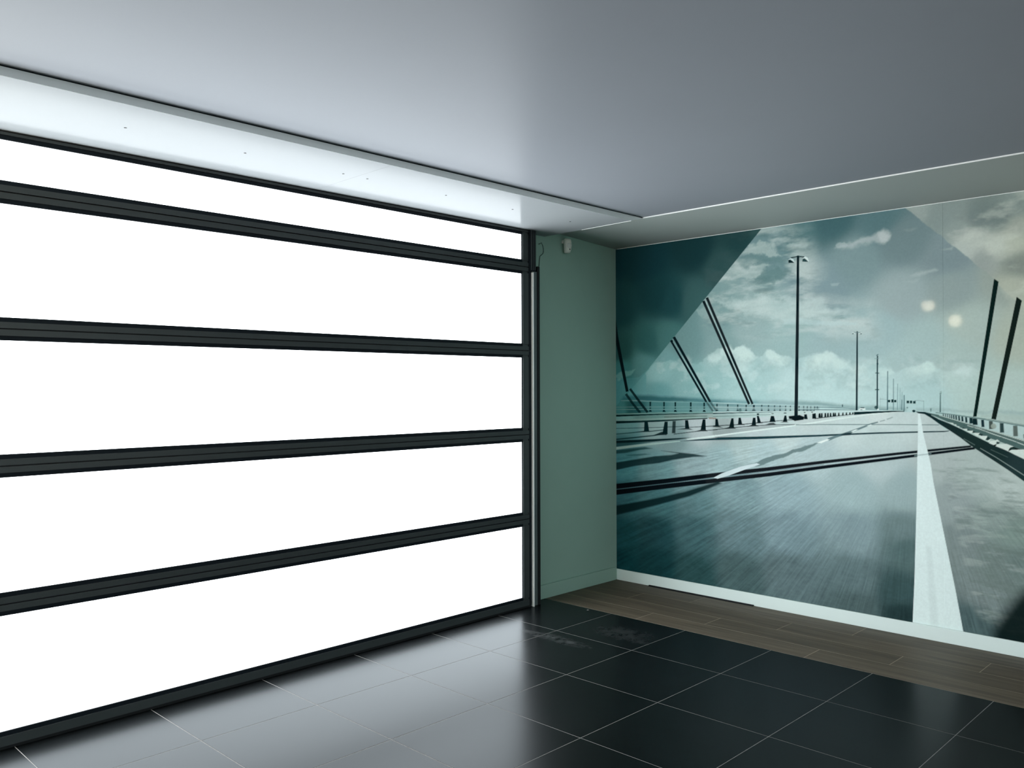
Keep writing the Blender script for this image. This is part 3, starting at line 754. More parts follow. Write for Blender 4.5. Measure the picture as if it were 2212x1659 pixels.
('P',[-1,1410,426,1417,946,1426,946,1430,426,1422,-1,1415],[200,375,367],0.8,3,0),
('P',[-6,1390,334,1396,946,1409,946,1413,334,1401,-6,1395],[209,393,385],0.8,3,0),
('P',[907,1423,1336,1425,1554,1427,1554,1432,1336,1430,907,1429],[454,597,586],0.8,3,0),
('P',[907,1408,1336,1416,1554,1420,1554,1424,1336,1420,907,1412],[394,545,536],0.7,3,0),
('P',[1571,1422,1731,1424,1731,1427,1571,1426],[454,599,587],0.7,3,0),
('P',[1578,1411,1731,1414,1731,1419,1578,1417],[25,82,90],0.8,3,0),
('P',[1145,1406,1143,1400,1140,1395,1136,1393,1131,1393,1126,1395,1123,1400,1122,1406,1123,1412,1126,1416,1131,1419,1136,1419,1140,1417,1143,1412],[48,115,113],0.8,5,0),
('P',[818,2222,1196,1447,1213,1454,839,2229],[3,10,13],1,4,0),
('P',[848,2245,1223,1448,1240,1454,869,2251],[3,10,13],1,4,0),
('P',[528,1936,843,1460,860,1468,549,1945],[3,11,15],1,4,0),
('P',[553,1960,874,1460,892,1469,575,1969],[3,11,15],1,4,0),
('P',[845,1460,900,1391,913,1399,858,1468],[3,14,17],0.6,4,0),
('P',[877,1460,932,1392,944,1400,890,1468],[3,14,17],0.6,4,0),
('P',[848,2216,1218,1450,1223,1452,854,2218],[427,585,576],0.7,3,0),
('P',[554,1927,862,1462,869,1466,561,1930],[288,488,483],0.6,3,0),
('P',[-40,2133,-8,1979,102,1537,129,1542,27,1983,3,2136],[3,13,17],1,4,0),
('P',[92,1515,161,1437,234,1363,253,1375,180,1448,112,1527],[3,22,27],0.9,4,0),
('P',[134,1557,221,1460,306,1368,325,1380,240,1471,153,1568],[3,16,20],0.95,4,0),
('P',[-16,1350,426,1368,946,1384,946,1391,426,1376,-16,1358],[209,376,344],0.95,3,0),
('P',[-16,1348,426,1366,690,1374,946,1382,946,1378,426,1357,-16,1332],[4,21,21],1,4,0),
('A',[-16,1332,426,1357,946,1378,946,1344,604,1322,425,1312,-16,1298],[20,1323,245,481,465,319,1337,154,293,271,622,1347,214,309,284,906,1357,300,403,381],1,5,0),
('P',[-16,1301,380,1319,560,1329,946,1346,946,1354,560,1337,380,1327,-16,1309],[311,454,419],0.8,5,0),
('P',[471,1338,690,1348,859,1354,859,1360,690,1353,471,1344],[57,119,103],0.8,4,0),
('P',[-16,1298,240,1306,425,1316,647,1329,859,1344,859,1336,647,1322,425,1303,240,1292,-16,1276],[3,20,22],1,6,0),
('P',[867,1347,937,1347,946,1341,875,1335],[247,148,108],0.75,6,0),
('P',[907,1389,1261,1400,1554,1408,1731,1408,1731,1403,1554,1402,1261,1394,907,1382],[540,665,639],1,3,0),
('P',[907,1382,1261,1394,1391,1398,1391,1396,1261,1390,907,1373],[12,45,49],1,4,0),
('A',[907,1373,1261,1390,1554,1401,1731,1403,1731,1389,1554,1380,1410,1369,1261,1357,1067,1345,906,1335],[984,1355,340,466,448,1211,1370,431,570,547,1496,1385,492,624,599,1698,1396,545,667,639],1,4,0),
('P',[907,1352,1107,1362,1261,1371,1373,1377,1373,1380,1261,1374,1107,1366,906,1357],[74,141,130],0.8,4,0),
('P',[906,1346,931,1347,939,1338,906,1335],[254,136,98],0.7,5,0),
('P',[1285,1380,1284,1377,1281,1376,1277,1374,1272,1374,1267,1375,1264,1377,1263,1379,1264,1382,1267,1384,1272,1385,1277,1385,1281,1384,1284,1382],[3,14,16],1,3,0),
('P',[1398,1385,1397,1384,1394,1383,1390,1382,1385,1382,1381,1383,1378,1384,1377,1385,1378,1386,1381,1388,1385,1388,1390,1388,1394,1388,1397,1387],[3,14,16],0.9,3,0),
('P',[1494,1391,1493,1389,1490,1388,1485,1387,1480,1387,1475,1388,1471,1389,1470,1390,1471,1392,1475,1393,1480,1394,1485,1394,1490,1393,1493,1392],[3,14,16],0.9,3,0),
('P',[1632,1399,1632,1398,1630,1396,1627,1396,1624,1396,1621,1396,1619,1397,1619,1399,1619,1400,1621,1401,1624,1402,1627,1402,1630,1401,1632,1400],[3,14,16],0.9,3,0),
('P',[1686,1402,1685,1400,1683,1399,1681,1398,1678,1398,1675,1399,1673,1400,1672,1401,1673,1403,1675,1404,1678,1404,1681,1405,1683,1404,1685,1403],[3,14,16],0.9,3,0),
('P',[-11,1234,425,1256,669,1272,668,1277,425,1261,-11,1239],[7,31,36],0.85,4,0),
('P',[-11,1186,145,1202,264,1216,357,1223,471,1237,470,1244,356,1230,263,1223,144,1209,-12,1192],[8,39,46],0.9,5,0),
('P',[-11,1140,193,1165,380,1189,466,1205,465,1213,379,1198,192,1175,-12,1151],[8,37,44],0.95,6,0),
('P',[560,1207,669,1222,775,1237,946,1255,945,1261,775,1243,668,1228,559,1213],[4,20,23],0.85,4,0),
('P',[690,1264,946,1282,945,1290,690,1269],[4,19,22],0.8,4,0),
('P',[-12,1136,240,1155,425,1168,646,1185,711,1188,603,1170,379,1146,192,1129,-12,1113],[4,20,24],1,8,0),
('P',[-12,1115,287,1137,425,1151,310,1131,-12,1085],[13,62,69],0.8,8,0),
('P',[906,1280,1028,1290,1146,1299,1299,1317,1482,1339,1554,1344,1553,1349,1482,1344,1298,1323,1145,1305,1027,1296,906,1287],[4,17,20],0.9,4,0),
('P',[906,1252,1067,1272,1242,1292,1409,1305,1553,1310,1553,1315,1409,1310,1241,1298,1067,1278,906,1258],[4,17,20],0.9,4,0),
('P',[906,1246,1106,1269,1336,1297,1571,1310,1409,1289,1184,1254,906,1214],[274,327,322],0.6,8,0),
('P',[284,1297,317,1298,329,1225,280,1224],[3,20,24],1,5,0),
('P',[202,1213,282,1228,324,1230,352,1223,287,1219],[3,20,24],0.9,6,0),
('P',[476,1305,505,1306,503,1210,455,1209],[3,15,17],1,5,0),
('P',[370,1195,452,1226,506,1212,492,1201],[3,15,18],0.95,7,0),
('P',[550,1312,579,1313,575,1218,543,1217],[3,14,16],0.9,9,0),
('P',[663,1321,690,1322,701,1258,663,1257],[3,12,14],1,5,0),
('P',[586,1248,660,1260,707,1259,733,1250],[3,13,15],0.85,6,0),
('P',[819,1332,842,1332,846,1252,800,1250],[3,11,13],1,5,0),
('P',[758,1240,808,1254,842,1255,862,1243],[3,11,13],0.9,6,0),
('P',[927,1338,947,1338,957,1284,925,1283],[3,11,13],1,5,0),
('P',[1061,1345,1078,1345,1083,1277,1041,1276],[3,11,12],1,5,0),
('P',[1120,1351,1137,1351,1149,1304,1115,1303],[3,10,12],1,5,0),
('P',[1235,1353,1255,1354,1259,1300,1224,1299],[3,10,12],1,5,0),
('P',[1264,1367,1280,1368,1298,1320,1270,1319],[3,10,12],1,5,0),
('P',[1375,1369,1398,1369,1410,1326,1364,1325],[3,10,12],1,5,0),
('P',[1478,1374,1491,1375,1498,1332,1466,1331],[3,10,12],1,5,0),
('P',[1623,1385,1641,1386,1648,1352,1621,1352],[3,10,12],1,5,0),
('P',[1681,1391,1701,1391,1707,1357,1680,1356],[3,10,12],1,5,0),
('P',[1725,1390,1737,1390,1738,1367,1723,1367],[3,10,12],1,5,0),
('P',[906,1277,923,1286,959,1286,991,1274],[3,11,12],0.9,6,0),
('P',[991,1265,1043,1281,1083,1280,1099,1270],[3,11,12],0.9,6,0),
('P',[1099,1299,1122,1307,1153,1305,1173,1297],[3,10,12],0.9,6,0),
('P',[1192,1289,1226,1302,1261,1301,1283,1292],[3,10,12],0.9,6,0),
('P',[1249,1313,1272,1323,1291,1323,1313,1315],[3,10,12],0.9,6,0),
('P',[1332,1305,1365,1318,1395,1321,1417,1308],[3,10,12],0.9,6,0),
('P',[1446,1325,1471,1334,1496,1333,1507,1327],[3,10,12],0.9,6,0),
('P',[1508,1370,1589,1380,1624,1367,1618,1348,1553,1337,1532,1349,1511,1351],[3,8,10],1,6,0),
('P',[1696,1394,1705,1394,1708,1360,1692,1360],[3,10,12],1,4,0),
('P',[1729,1395,1738,1396,1741,1364,1725,1364],[3,10,12],1,4,0),
('P',[1743,1396,1752,1396,1755,1366,1740,1366],[3,10,12],1,4,0),
('P',[1768,1397,1777,1397,1780,1369,1765,1369],[3,10,12],1,4,0),
('P',[1787,1398,1795,1398,1798,1371,1783,1371],[3,10,12],1,4,0),
('P',[1805,1399,1813,1399,1816,1373,1802,1373],[3,10,12],1,4,0),
('P',[1825,1400,1833,1400,1836,1376,1822,1375],[3,10,12],1,4,0),
('P',[1837,1400,1845,1400,1848,1377,1834,1377],[3,10,12],1,4,0),
('P',[1862,1401,1869,1401,1872,1380,1859,1380],[3,10,12],1,4,0),
('P',[1890,1402,1897,1403,1899,1383,1887,1383],[3,11,12],1,4,0),
('P',[1914,1404,1920,1404,1923,1386,1911,1386],[3,11,12],1,4,0),
('P',[1937,1405,1944,1405,1946,1389,1935,1389],[3,11,12],1,4,0),
('P',[1957,1405,1963,1406,1966,1391,1954,1391],[3,11,12],1,4,0),
('P',[1698,1354,1821,1372,1960,1390,1960,1394,1821,1377,1698,1360],[3,10,12],0.9,4,0),
('P',[1968,1407,2095,1414,2206,1419,2290,1419,2290,1415,2206,1410,2094,1401,1968,1388],[3,17,20],1,4,0),
('P',[1698,1415,1901,1417,2057,1418,2206,1422,2206,1419,2095,1415,1901,1405,1698,1395],[566,694,678],0.9,3,0),
('P',[1698,1432,1821,1432,1901,1430,1987,1425,1988,1429,1901,1435,1821,1438,1698,1438],[46,124,138],0.7,4,0),
('P',[1698,1415,1861,1418,1987,1418,1987,1421,1861,1422,1698,1420],[26,83,92],0.9,3,0),
('P',[2041,1426,2188,1425,2188,1429,2041,1430],[69,158,167],0.8,4,0),
('P',[-17,1082,333,1130,618,1161,618,1155,333,1114,-17,1060],[397,560,523],1,4,0),
('P',[668,1177,945,1220,906,1212,1260,1267,1553,1310,1731,1342,1901,1372,2094,1400,2243,1413,2279,1413,2094,1393,1901,1361,1731,1331,1553,1302,1260,1256,906,1201,945,1203,690,1173],[689,796,765],1,4,0),
('P',[620,1158,775,1178,945,1196,906,1198,1260,1218,1730,1248,1900,1262,2131,1279,2371,1293,2527,1301,2553,1304,2553,1299,2527,1294,2371,1284,2131,1269,1900,1251,1730,1236,1260,1199,906,1178,945,1181,732,1165],[8,37,45],1,5,0),
('P',[1560,1308,1731,1316,1901,1320,2206,1329,2496,1335,2496,1339,2206,1333,1901,1325,1731,1320,1560,1313],[49,125,133],0.9,4,0),
('P',[-26,734,495,823,926,903,1356,978,1763,1054,2250,1138,2678,1207,2677,1219,2249,1155,1761,1075,1353,1004,922,934,490,860,-32,777],[3,6,9],1,7,0),
('P',[-26,686,495,783,926,861,1356,938,1763,1019,2250,1111,2699,1196,2697,1210,2248,1129,1760,1041,1352,965,922,893,490,820,-33,729],[3,6,9],1,7,0),
('P',[-29,727,905,891,1762,1044,1761,1051,904,899,-30,734],[94,164,189],0.5,3,0),
('P',[-54,591,317,678,661,772,944,872,982,861,703,741,405,645,-54,507],[3,17,20],0.95,18,0),
('P',[-7,1056,286,1097,361,1090,239,1072,96,1040,-7,1028],[14,59,64],0.9,14,0),
('P',[96,1024,286,1045,342,1042,239,1026,120,1019],[14,65,76],0.7,14,0),
('P',[442,1076,646,1069,732,1066,853,1055,732,1041,558,1012,424,978,192,941,-8,893,-7,956,192,993,379,1029,536,1047,602,1063],[3,22,26],0.92,12,0),
('P',[1183,1006,1240,1030,1390,1086,1517,1127,1623,1168,1709,1190,1730,1192,1709,1179,1623,1139,1535,1107,1408,1060,1334,1026,1259,1004],[107,173,175],0.85,9,6),
('P',[1796,1209,1843,1231,1911,1255,1997,1289,2058,1316,2088,1329,2125,1341,2123,1348,2085,1338,2054,1326,1992,1301,1906,1269,1838,1247,1788,1226],[71,142,156],0.85,6,0),
('P',[2136,1346,2170,1355,2168,1362,2135,1352],[211,299,305],0.7,6,0),
('P',[2181,1360,2218,1375,2216,1381,2179,1367],[244,334,341],0.7,6,0),
('P',[1869,1250,1908,1267,1956,1272,1940,1254,1900,1249],[4,20,26],0.9,8,0),
('P',[908,897,983,936,1135,994,1261,1027,1290,1020,1172,976,1040,923,944,892],[616,721,740],1,4,0),
('P',[1712,1194,1778,1219,1807,1220,1743,1191],[784,862,827],1,4,0),
('P',[1946,1278,1979,1292,1995,1291,1961,1276],[740,841,807],1,4,0),
('P',[2050,1318,2077,1328,2086,1326,2062,1316],[728,839,804],1,4,0),
('P',[2372,1404,2383,1405,2405,1270,2445,1099,2461,985,2498,788,2544,551,2586,330,2636,44,2329,-18,2346,364,2361,861,2366,1094,2371,1269],[724,846,831],1,4,0),
('P',[2415,577,2448,581,2494,15,2445,6],[607,714,703],0.5,20,0),
('P',[2349,1134,2451,1153,2450,1161,2348,1143],[220,336,338],0.5,4,0),
('P',[2514,1405,2670,1391,2785,1375,2959,1347,3457,1266,3456,1108,2959,1260,2785,1312,2610,1365,2514,1398],[505,656,636],0.9,5,0),
('P',[2517,1410,2522,1410,2525,1390,2519,1390],[7,29,32],1,5,0),
('P',[2530,1408,2535,1408,2537,1387,2532,1387],[8,29,32],1,5,0),
('P',[2542,1406,2547,1406,2549,1384,2544,1384],[7,29,32],1,5,0),
('P',[2554,1404,2559,1404,2562,1381,2556,1381],[7,29,32],1,5,0),
('P',[2565,1402,2571,1402,2573,1377,2566,1377],[6,27,32],1,5,0),
('P',[2576,1401,2584,1401,2586,1374,2578,1374],[5,26,31],1,5,0),
('P',[2589,1399,2597,1399,2600,1371,2591,1371],[5,25,29],1,5,0),
('P',[2605,1397,2614,1397,2617,1366,2607,1366],[5,25,29],1,5,0),
('P',[2623,1394,2633,1394,2636,1362,2624,1362],[6,27,32],1,5,0),
('P',[2644,1391,2655,1391,2658,1356,2646,1356],[7,30,35],1,5,0),
('P',[2668,1388,2686,1388,2689,1351,2669,1350],[8,30,33],1,5,0),
('P',[2686,1382,2711,1383,2714,1343,2687,1343],[6,21,24],1,5,0),
('P',[2733,1374,2748,1374,2751,1332,2735,1331],[8,25,32],1,5,0),
('P',[2775,1369,2795,1369,2799,1321,2776,1320],[70,95,85],1,5,0),
('P',[2833,1358,2853,1358,2856,1302,2834,1301],[33,65,65],1,5,0),
('P',[2903,1344,2925,1345,2928,1283,2904,1282],[115,149,136],1,5,0),
('P',[2956,1296,2980,1297,2984,1273,2957,1272],[71,97,83],1,5,0),
('P',[3033,1323,3059,1324,3063,1240,3033,1238],[103,135,123],1,5,0),
('P',[3122,1308,3153,1309,3156,1208,3122,1206],[102,135,122],1,5,0),
('P',[2815,1338,2813,1331,2809,1325,2803,1322,2797,1322,2791,1325,2787,1330,2785,1337,2787,1345,2791,1350,2797,1354,2803,1354,2809,1351,2813,1345],[335,400,342],0.9,6,0),
('P',[2477,1415,2562,1407,2670,1393,2785,1379,2959,1352,3457,1274,3457,1251,2959,1339,2785,1368,2670,1385,2562,1402,2477,1409],[164,261,250],1,4,0),
('P',[2757,1382,2959,1352,3457,1274,3457,1266,2959,1347,2757,1378],[444,518,463],0.6,4,0),
('P',[2411,1415,2504,1398,2610,1366,2670,1349,2728,1326,2785,1314,2959,1263,3456,1108,3456,994,2959,1203,2911,1217,2841,1245,2771,1269,2699,1295,2628,1320,2550,1355,2449,1400],[82,146,138],1,5,0),
('P',[2495,1395,2610,1361,2669,1344,2727,1320,2784,1309,2958,1256,3455,1102,3457,1109,2960,1262,2786,1314,2728,1325,2670,1348,2611,1365,2496,1399],[554,649,599],0.95,3,0),
('P',[2657,1336,2730,1314,2801,1287,2902,1254,2958,1231,3455,1037,3457,1042,2960,1236,2903,1258,2803,1292,2731,1317,2658,1340],[573,655,606],0.95,3,0),
('P',[2669,1342,2784,1303,2958,1247,3455,1081,3457,1090,2960,1254,2786,1309,2670,1346],[126,175,160],0.8,4,0),
('P',[2645,1337,2645,1335,2643,1334,2641,1333,2639,1333,2637,1334,2635,1335,2635,1336,2635,1338,2637,1339,2639,1340,2641,1340,2643,1339,2645,1338],[53,107,100],0.7,5,0),
('P',[2698,1325,2697,1324,2696,1323,2694,1322,2692,1322,2690,1322,2688,1324,2688,1325,2688,1326,2690,1328,2692,1328,2694,1328,2696,1328,2697,1327],[53,108,101],0.7,5,0),
('P',[2761,1302,2761,1300,2760,1299,2758,1299,2755,1299,2753,1299,2752,1300,2751,1302,2752,1303,2753,1304,2755,1305,2758,1305,2760,1304,2761,1303],[54,109,102],0.7,5,0),
('P',[2846,1272,2846,1271,2844,1269,2843,1269,2840,1269,2838,1269,2837,1270,2837,1272,2837,1273,2838,1274,2840,1275,2843,1275,2844,1275,2846,1273],[54,110,104],0.7,5,0),
('P',[2924,1246,2923,1244,2922,1243,2920,1242,2918,1242,2916,1243,2915,1244,2914,1245,2915,1247,2916,1248,2918,1249,2920,1249,2922,1248,2923,1247],[55,111,105],0.7,5,0),
('A',[2357,1418,2373,1417,2414,1415,2449,1402,2495,1371,2556,1347,2628,1313,2693,1279,2756,1248,2813,1219,2883,1188,2958,1152,3455,914,3454,651,2958,1023,2882,1079,2813,1128,2756,1163,2704,1198,2669,1222,2619,1262,2556,1305,2498,1342,2452,1377,2411,1402,2373,1407],[2391,1409,3,18,21,2473,1373,7,24,27,2579,1305,11,27,28,2683,1238,13,30,29,2808,1161,13,30,30,2929,1100,23,45,48,2941,1034,13,37,37],1,4,0),
('P',[2450,1395,2494,1372,2549,1350,2551,1355,2496,1376,2451,1398],[369,470,437],0.8,3,0),
('P',[2636,1256,2698,1220,2699,1223,2637,1259],[201,288,266],0.6,3,0),
('P',[2726,1203,2812,1152,2957,1056,3453,729,3455,733,2959,1060,2814,1155,2728,1205],[336,426,399],0.8,3,0),
('P',[2784,1197,2874,1157,2875,1159,2785,1200],[145,217,199],0.6,4,0),
('P',[2550,1355,2577,1351,2580,1341],[678,761,700],1,5,0),
('P',[2577,1344,2595,1342,2596,1332],[681,764,703],1,5,0),
('P',[2597,1333,2613,1331,2609,1323],[683,767,706],1,5,0),
('P',[2619,1322,2628,1318,2656,1318,2655,1307,2640,1310],[686,770,710],1,5,0),
('P',[2653,1304,2688,1308,2687,1298,2676,1291],[689,774,714],1,5,0),
('P',[2688,1294,2725,1295,2716,1275,2704,1279],[692,778,718],1,5,0),
('P',[2717,1277,2766,1279,2762,1267,2753,1253,2738,1259],[695,781,723],1,5,0),
('P',[2765,1252,2782,1257,2776,1243],[698,784,726],1,5,0),
('P',[2776,1236,2783,1250,2808,1253,2819,1260,2832,1251,2816,1249,2813,1233,2800,1226],[701,787,730],1,5,0),
('P',[2810,1220,2819,1232,2869,1236,2905,1222,2889,1216,2882,1207,2876,1193,2847,1206],[705,792,737],1,5,0),
('P',[2877,1193,2897,1204,2959,1208,3456,1080,3455,965,2958,1152,2910,1175],[708,796,741],1,5,0),
('P',[2717,1285,2725,1293,2745,1286,2736,1278],[14,36,34],1,5,0),
('P',[2756,1257,2768,1275,2785,1265,2768,1252],[14,36,34],1,5,0),
('P',[2813,1235,2817,1247,2836,1242,2824,1233],[14,37,34],1,5,0),
('P',[2882,1205,2889,1216,2905,1215,2924,1204,2897,1204],[14,37,34],1,5,0),
('P',[2684,1295,2688,1306,2704,1300,2693,1294],[14,36,33],1,5,0),
('P',[2656,1307,2658,1316,2672,1310],[13,36,33],1,5,0),
('P',[2628,1319,2634,1326,2646,1319],[13,36,33],1,5,0),
('P',[1574,2486,1565,2011,1550,1368,1576,1368,1587,2010,1591,2484],[3,11,15],1,4,0),
('P',[1529,2472,1583,2475,1626,2467,1627,2474,1583,2482,1528,2479],[4,21,24],1,3,0),
('P',[1510,2445,1515,2467,1532,2473,1549,2463,1557,2440],[639,768,764],1,3,0),
('P',[1511,2442,1511,2461,1525,2464,1542,2451,1556,2437],[4,19,21],1,4,0),
('P',[1615,2440,1620,2465,1637,2473,1653,2462,1660,2436],[715,815,794],1,3,0),
('P',[1613,2440,1617,2459,1630,2461,1647,2446,1657,2434],[21,57,60],1,4,0),
('P',[1987,1941,1984,1744,1979,1418,1992,1418,1995,1743,1996,1940],[3,17,23],1,4,0),
('P',[1968,1932,2017,1930,2017,1934,1968,1936],[119,205,209],0.9,3,0),
('P',[1976,1928,1975,1926,1972,1925,1968,1924,1964,1924,1960,1925,1957,1927,1956,1929,1957,1931,1960,1933,1964,1934,1969,1933,1972,1932,1975,1930],[708,809,780],1,3,0),
('P',[2025,1926,2024,1924,2021,1922,2017,1922,2013,1922,2009,1923,2006,1925,2006,1927,2007,1929,2009,1930,2013,1931,2017,1931,2021,1930,2024,1928],[713,815,785],1,3,0),
('P',[1969,1925,1969,1924,1967,1923,1965,1922,1962,1923,1959,1923,1958,1925,1957,1926,1958,1927,1959,1929,1962,1929,1965,1929,1967,1928,1969,1927],[50,106,109],1,3,0),
('P',[2023,1923,2022,1922,2021,1920,2018,1920,2015,1920,2013,1921,2011,1922,2011,1924,2011,1925,2013,1926,2015,1927,2018,1926,2021,1926,2022,1924],[51,107,110],1,3,0),
('P',[2119,1777,2117,1711,2115,1425,2124,1425,2126,1710,2127,1776],[7,33,42],1,4,0),
('P',[2117,1775,2130,1783,2127,1787,2114,1779],[22,75,89],0.9,3,0),
('P',[2103,1755,2133,1757,2133,1760,2103,1758],[181,307,315],0.8,3,0),
('P',[2109,1660,2133,1659,2133,1665,2109,1666],[12,49,56],0.9,4,0),
('P',[2106,1552,2132,1552,2132,1558,2106,1558],[12,48,55],0.9,4,0),
('P',[2128,1723,2128,1720,2126,1717,2124,1716,2121,1716,2119,1718,2117,1720,2116,1724,2117,1727,2119,1729,2121,1731,2124,1731,2126,1729,2128,1727],[10,45,54],0.9,4,0),
('P',[2122,1440,2121,1435,2118,1432,2114,1430,2109,1430,2105,1432,2102,1435,2101,1440,2102,1444,2105,1448,2109,1450,2114,1450,2118,1448,2121,1445],[11,48,49],0.9,5,0),
('P',[2184,1675,2181,1424,2188,1424,2189,1675],[36,112,130],0.95,4,0),
('P',[2221,1625,2219,1424,2224,1424,2225,1625],[105,211,228],0.95,4,0),
('P',[2247,1592,2245,1426,2249,1426,2250,1592],[147,267,287],0.95,4,0),
('P',[2263,1567,2261,1430,2265,1430,2265,1567],[174,295,315],0.95,4,0),
('P',[2274,1539,2273,1427,2277,1427,2277,1539],[181,309,325],0.95,4,0),
('P',[2286,1521,2284,1419,2291,1419,2291,1521],[56,145,160],0.95,4,0),
('P',[2272,1491,2270,1427,2276,1427,2276,1491],[52,139,153],0.95,4,0),
('P',[2135,1493,2184,1490,2185,1493,2136,1496],[213,326,337],0.8,3,0),
('P',[2351,1487,2409,1482,2409,1485,2351,1490],[243,350,363],0.8,3,0),
('P',[2138,1505,2137,1436,2140,1437,2141,1505],[252,373,375],0.6,3,0),
('P',[2406,1484,2406,1418,2409,1418,2409,1484],[186,303,306],0.7,3,0),
('P',[2187,1489,2203,1489,2202,1474,2187,1474],[6,33,34],1,4,0),
('P',[2209,1492,2223,1493,2223,1473,2209,1473],[6,33,34],1,4,0),
('P',[2226,1489,2241,1489,2240,1474,2226,1474],[6,33,34],1,4,0),
('P',[2304,1485,2319,1485,2319,1469,2304,1469],[6,33,35],1,4,0),
('P',[2324,1486,2337,1486,2337,1469,2324,1468],[6,34,35],1,4,0),
('P',[2343,1483,2358,1484,2358,1467,2343,1467],[6,34,35],1,4,0),
('P',[2357,1421,2356,1417,2353,1414,2349,1412,2345,1412,2341,1414,2338,1417,2337,1420,2338,1424,2341,1427,2345,1428,2349,1428,2353,1427,2356,1424],[8,34,37],1,4,0),
('P',[2445,1438,2452,1438,2451,1418,2446,1418],[54,138,135],0.9,4,0),
('P',[2312,1441,2312,1439,2311,1437,2309,1436,2307,1436,2305,1437,2304,1438,2303,1441,2304,1443,2305,1445,2307,1446,2309,1446,2311,1445,2312,1443],[93,188,194],0.8,4,0),
('P',[1887,1456,1894,1456,1895,1440,1887,1440],[20,70,76],0.9,4,0),
('P',[2001,1424,2009,1435,2038,1436,2044,1429,2042,1423,2003,1421],[753,840,805],1,4,0),
('P',[2009,1434,2013,1439,2035,1439,2037,1433],[20,61,69],1,4,0),
('P',[2009,1421,2024,1421,2024,1425,2009,1425],[11,39,45],0.9,3,0),
('P',[2131,1427,2130,1424,2128,1422,2126,1421,2123,1421,2121,1422,2119,1424,2119,1426,2119,1429,2121,1431,2123,1432,2126,1432,2128,1431,2130,1429],[764,852,817],0.9,4,0),
('P',[2502,1529,2500,1415,2507,1415,2507,1529],[21,78,77],0.95,4,0),
('P',[2500,1527,2502,1545,2512,1548,2512,1532,2507,1521],[273,394,376],0.6,5,0),
('P',[2502,1527,2511,1532,2509,1536,2500,1531],[75,173,169],0.7,4,0),
('P',[2807,2213,2831,2193,2708,1393,2689,1392],[4,16,14],1,4,0),
('P',[2925,2097,2952,2073,2813,1377,2788,1381],[8,16,13],1,4,0),
('P',[2758,14,2804,155,2858,253,2914,338,2997,432,3225,564,3807,636,3802,-285,3155,-59],[3,11,11],0.97,100,0),
]
def hash2(ix, iy, seed):
    h = (ix.astype(np.int64) * 374761393 + iy.astype(np.int64) * 668265263 + seed * 1442695041) & 0x7fffffff
    h = ((h ^ (h >> 13)) * 1274126177) & 0x7fffffff
    return ((h ^ (h >> 16)) & 0xffff) / 65535.0
def vnoise(x, y, seed):
    ix, iy = np.floor(x), np.floor(y)
    fx, fy = x - ix, y - iy
    fx = fx * fx * (3 - 2 * fx); fy = fy * fy * (3 - 2 * fy)
    a, b = hash2(ix, iy, seed), hash2(ix + 1, iy, seed)
    c, d = hash2(ix, iy + 1, seed), hash2(ix + 1, iy + 1, seed)
    return (a + (b - a) * fx) * (1 - fy) + (c + (d - c) * fx) * fy
def fbm(x, y, seed, octv=4):
    s, amp, tot = 0.0, 1.0, 0.0
    for k in range(octv):
        s = s + amp * vnoise(x * 2 ** k, y * 2 ** k, seed + 17 * k); tot += amp; amp *= 0.55
    return s / tot
def poly_sdf(px, py, pts):
    """Signed distance to a closed polygon, negative inside."""
    d = np.full(px.shape, 1e9); inside = np.zeros(px.shape, bool)
    n = len(pts)
    for i in range(n):
        x0, y0 = pts[i]; x1, y1 = pts[(i + 1) % n]
        ex, ey = x1 - x0, y1 - y0
        L = ex * ex + ey * ey
        if L == 0: continue
        t = np.clip(((px - x0) * ex + (py - y0) * ey) / L, 0, 1)
        np.minimum(d, (px - x0 - t * ex) ** 2 + (py - y0 - t * ey) ** 2, out=d)
        if y0 != y1:
            inside ^= ((y0 > py) != (y1 > py)) & (px < ex * (py - y0) / (y1 - y0) + x0)
    d = np.sqrt(d)
    return np.where(inside, -d, d)

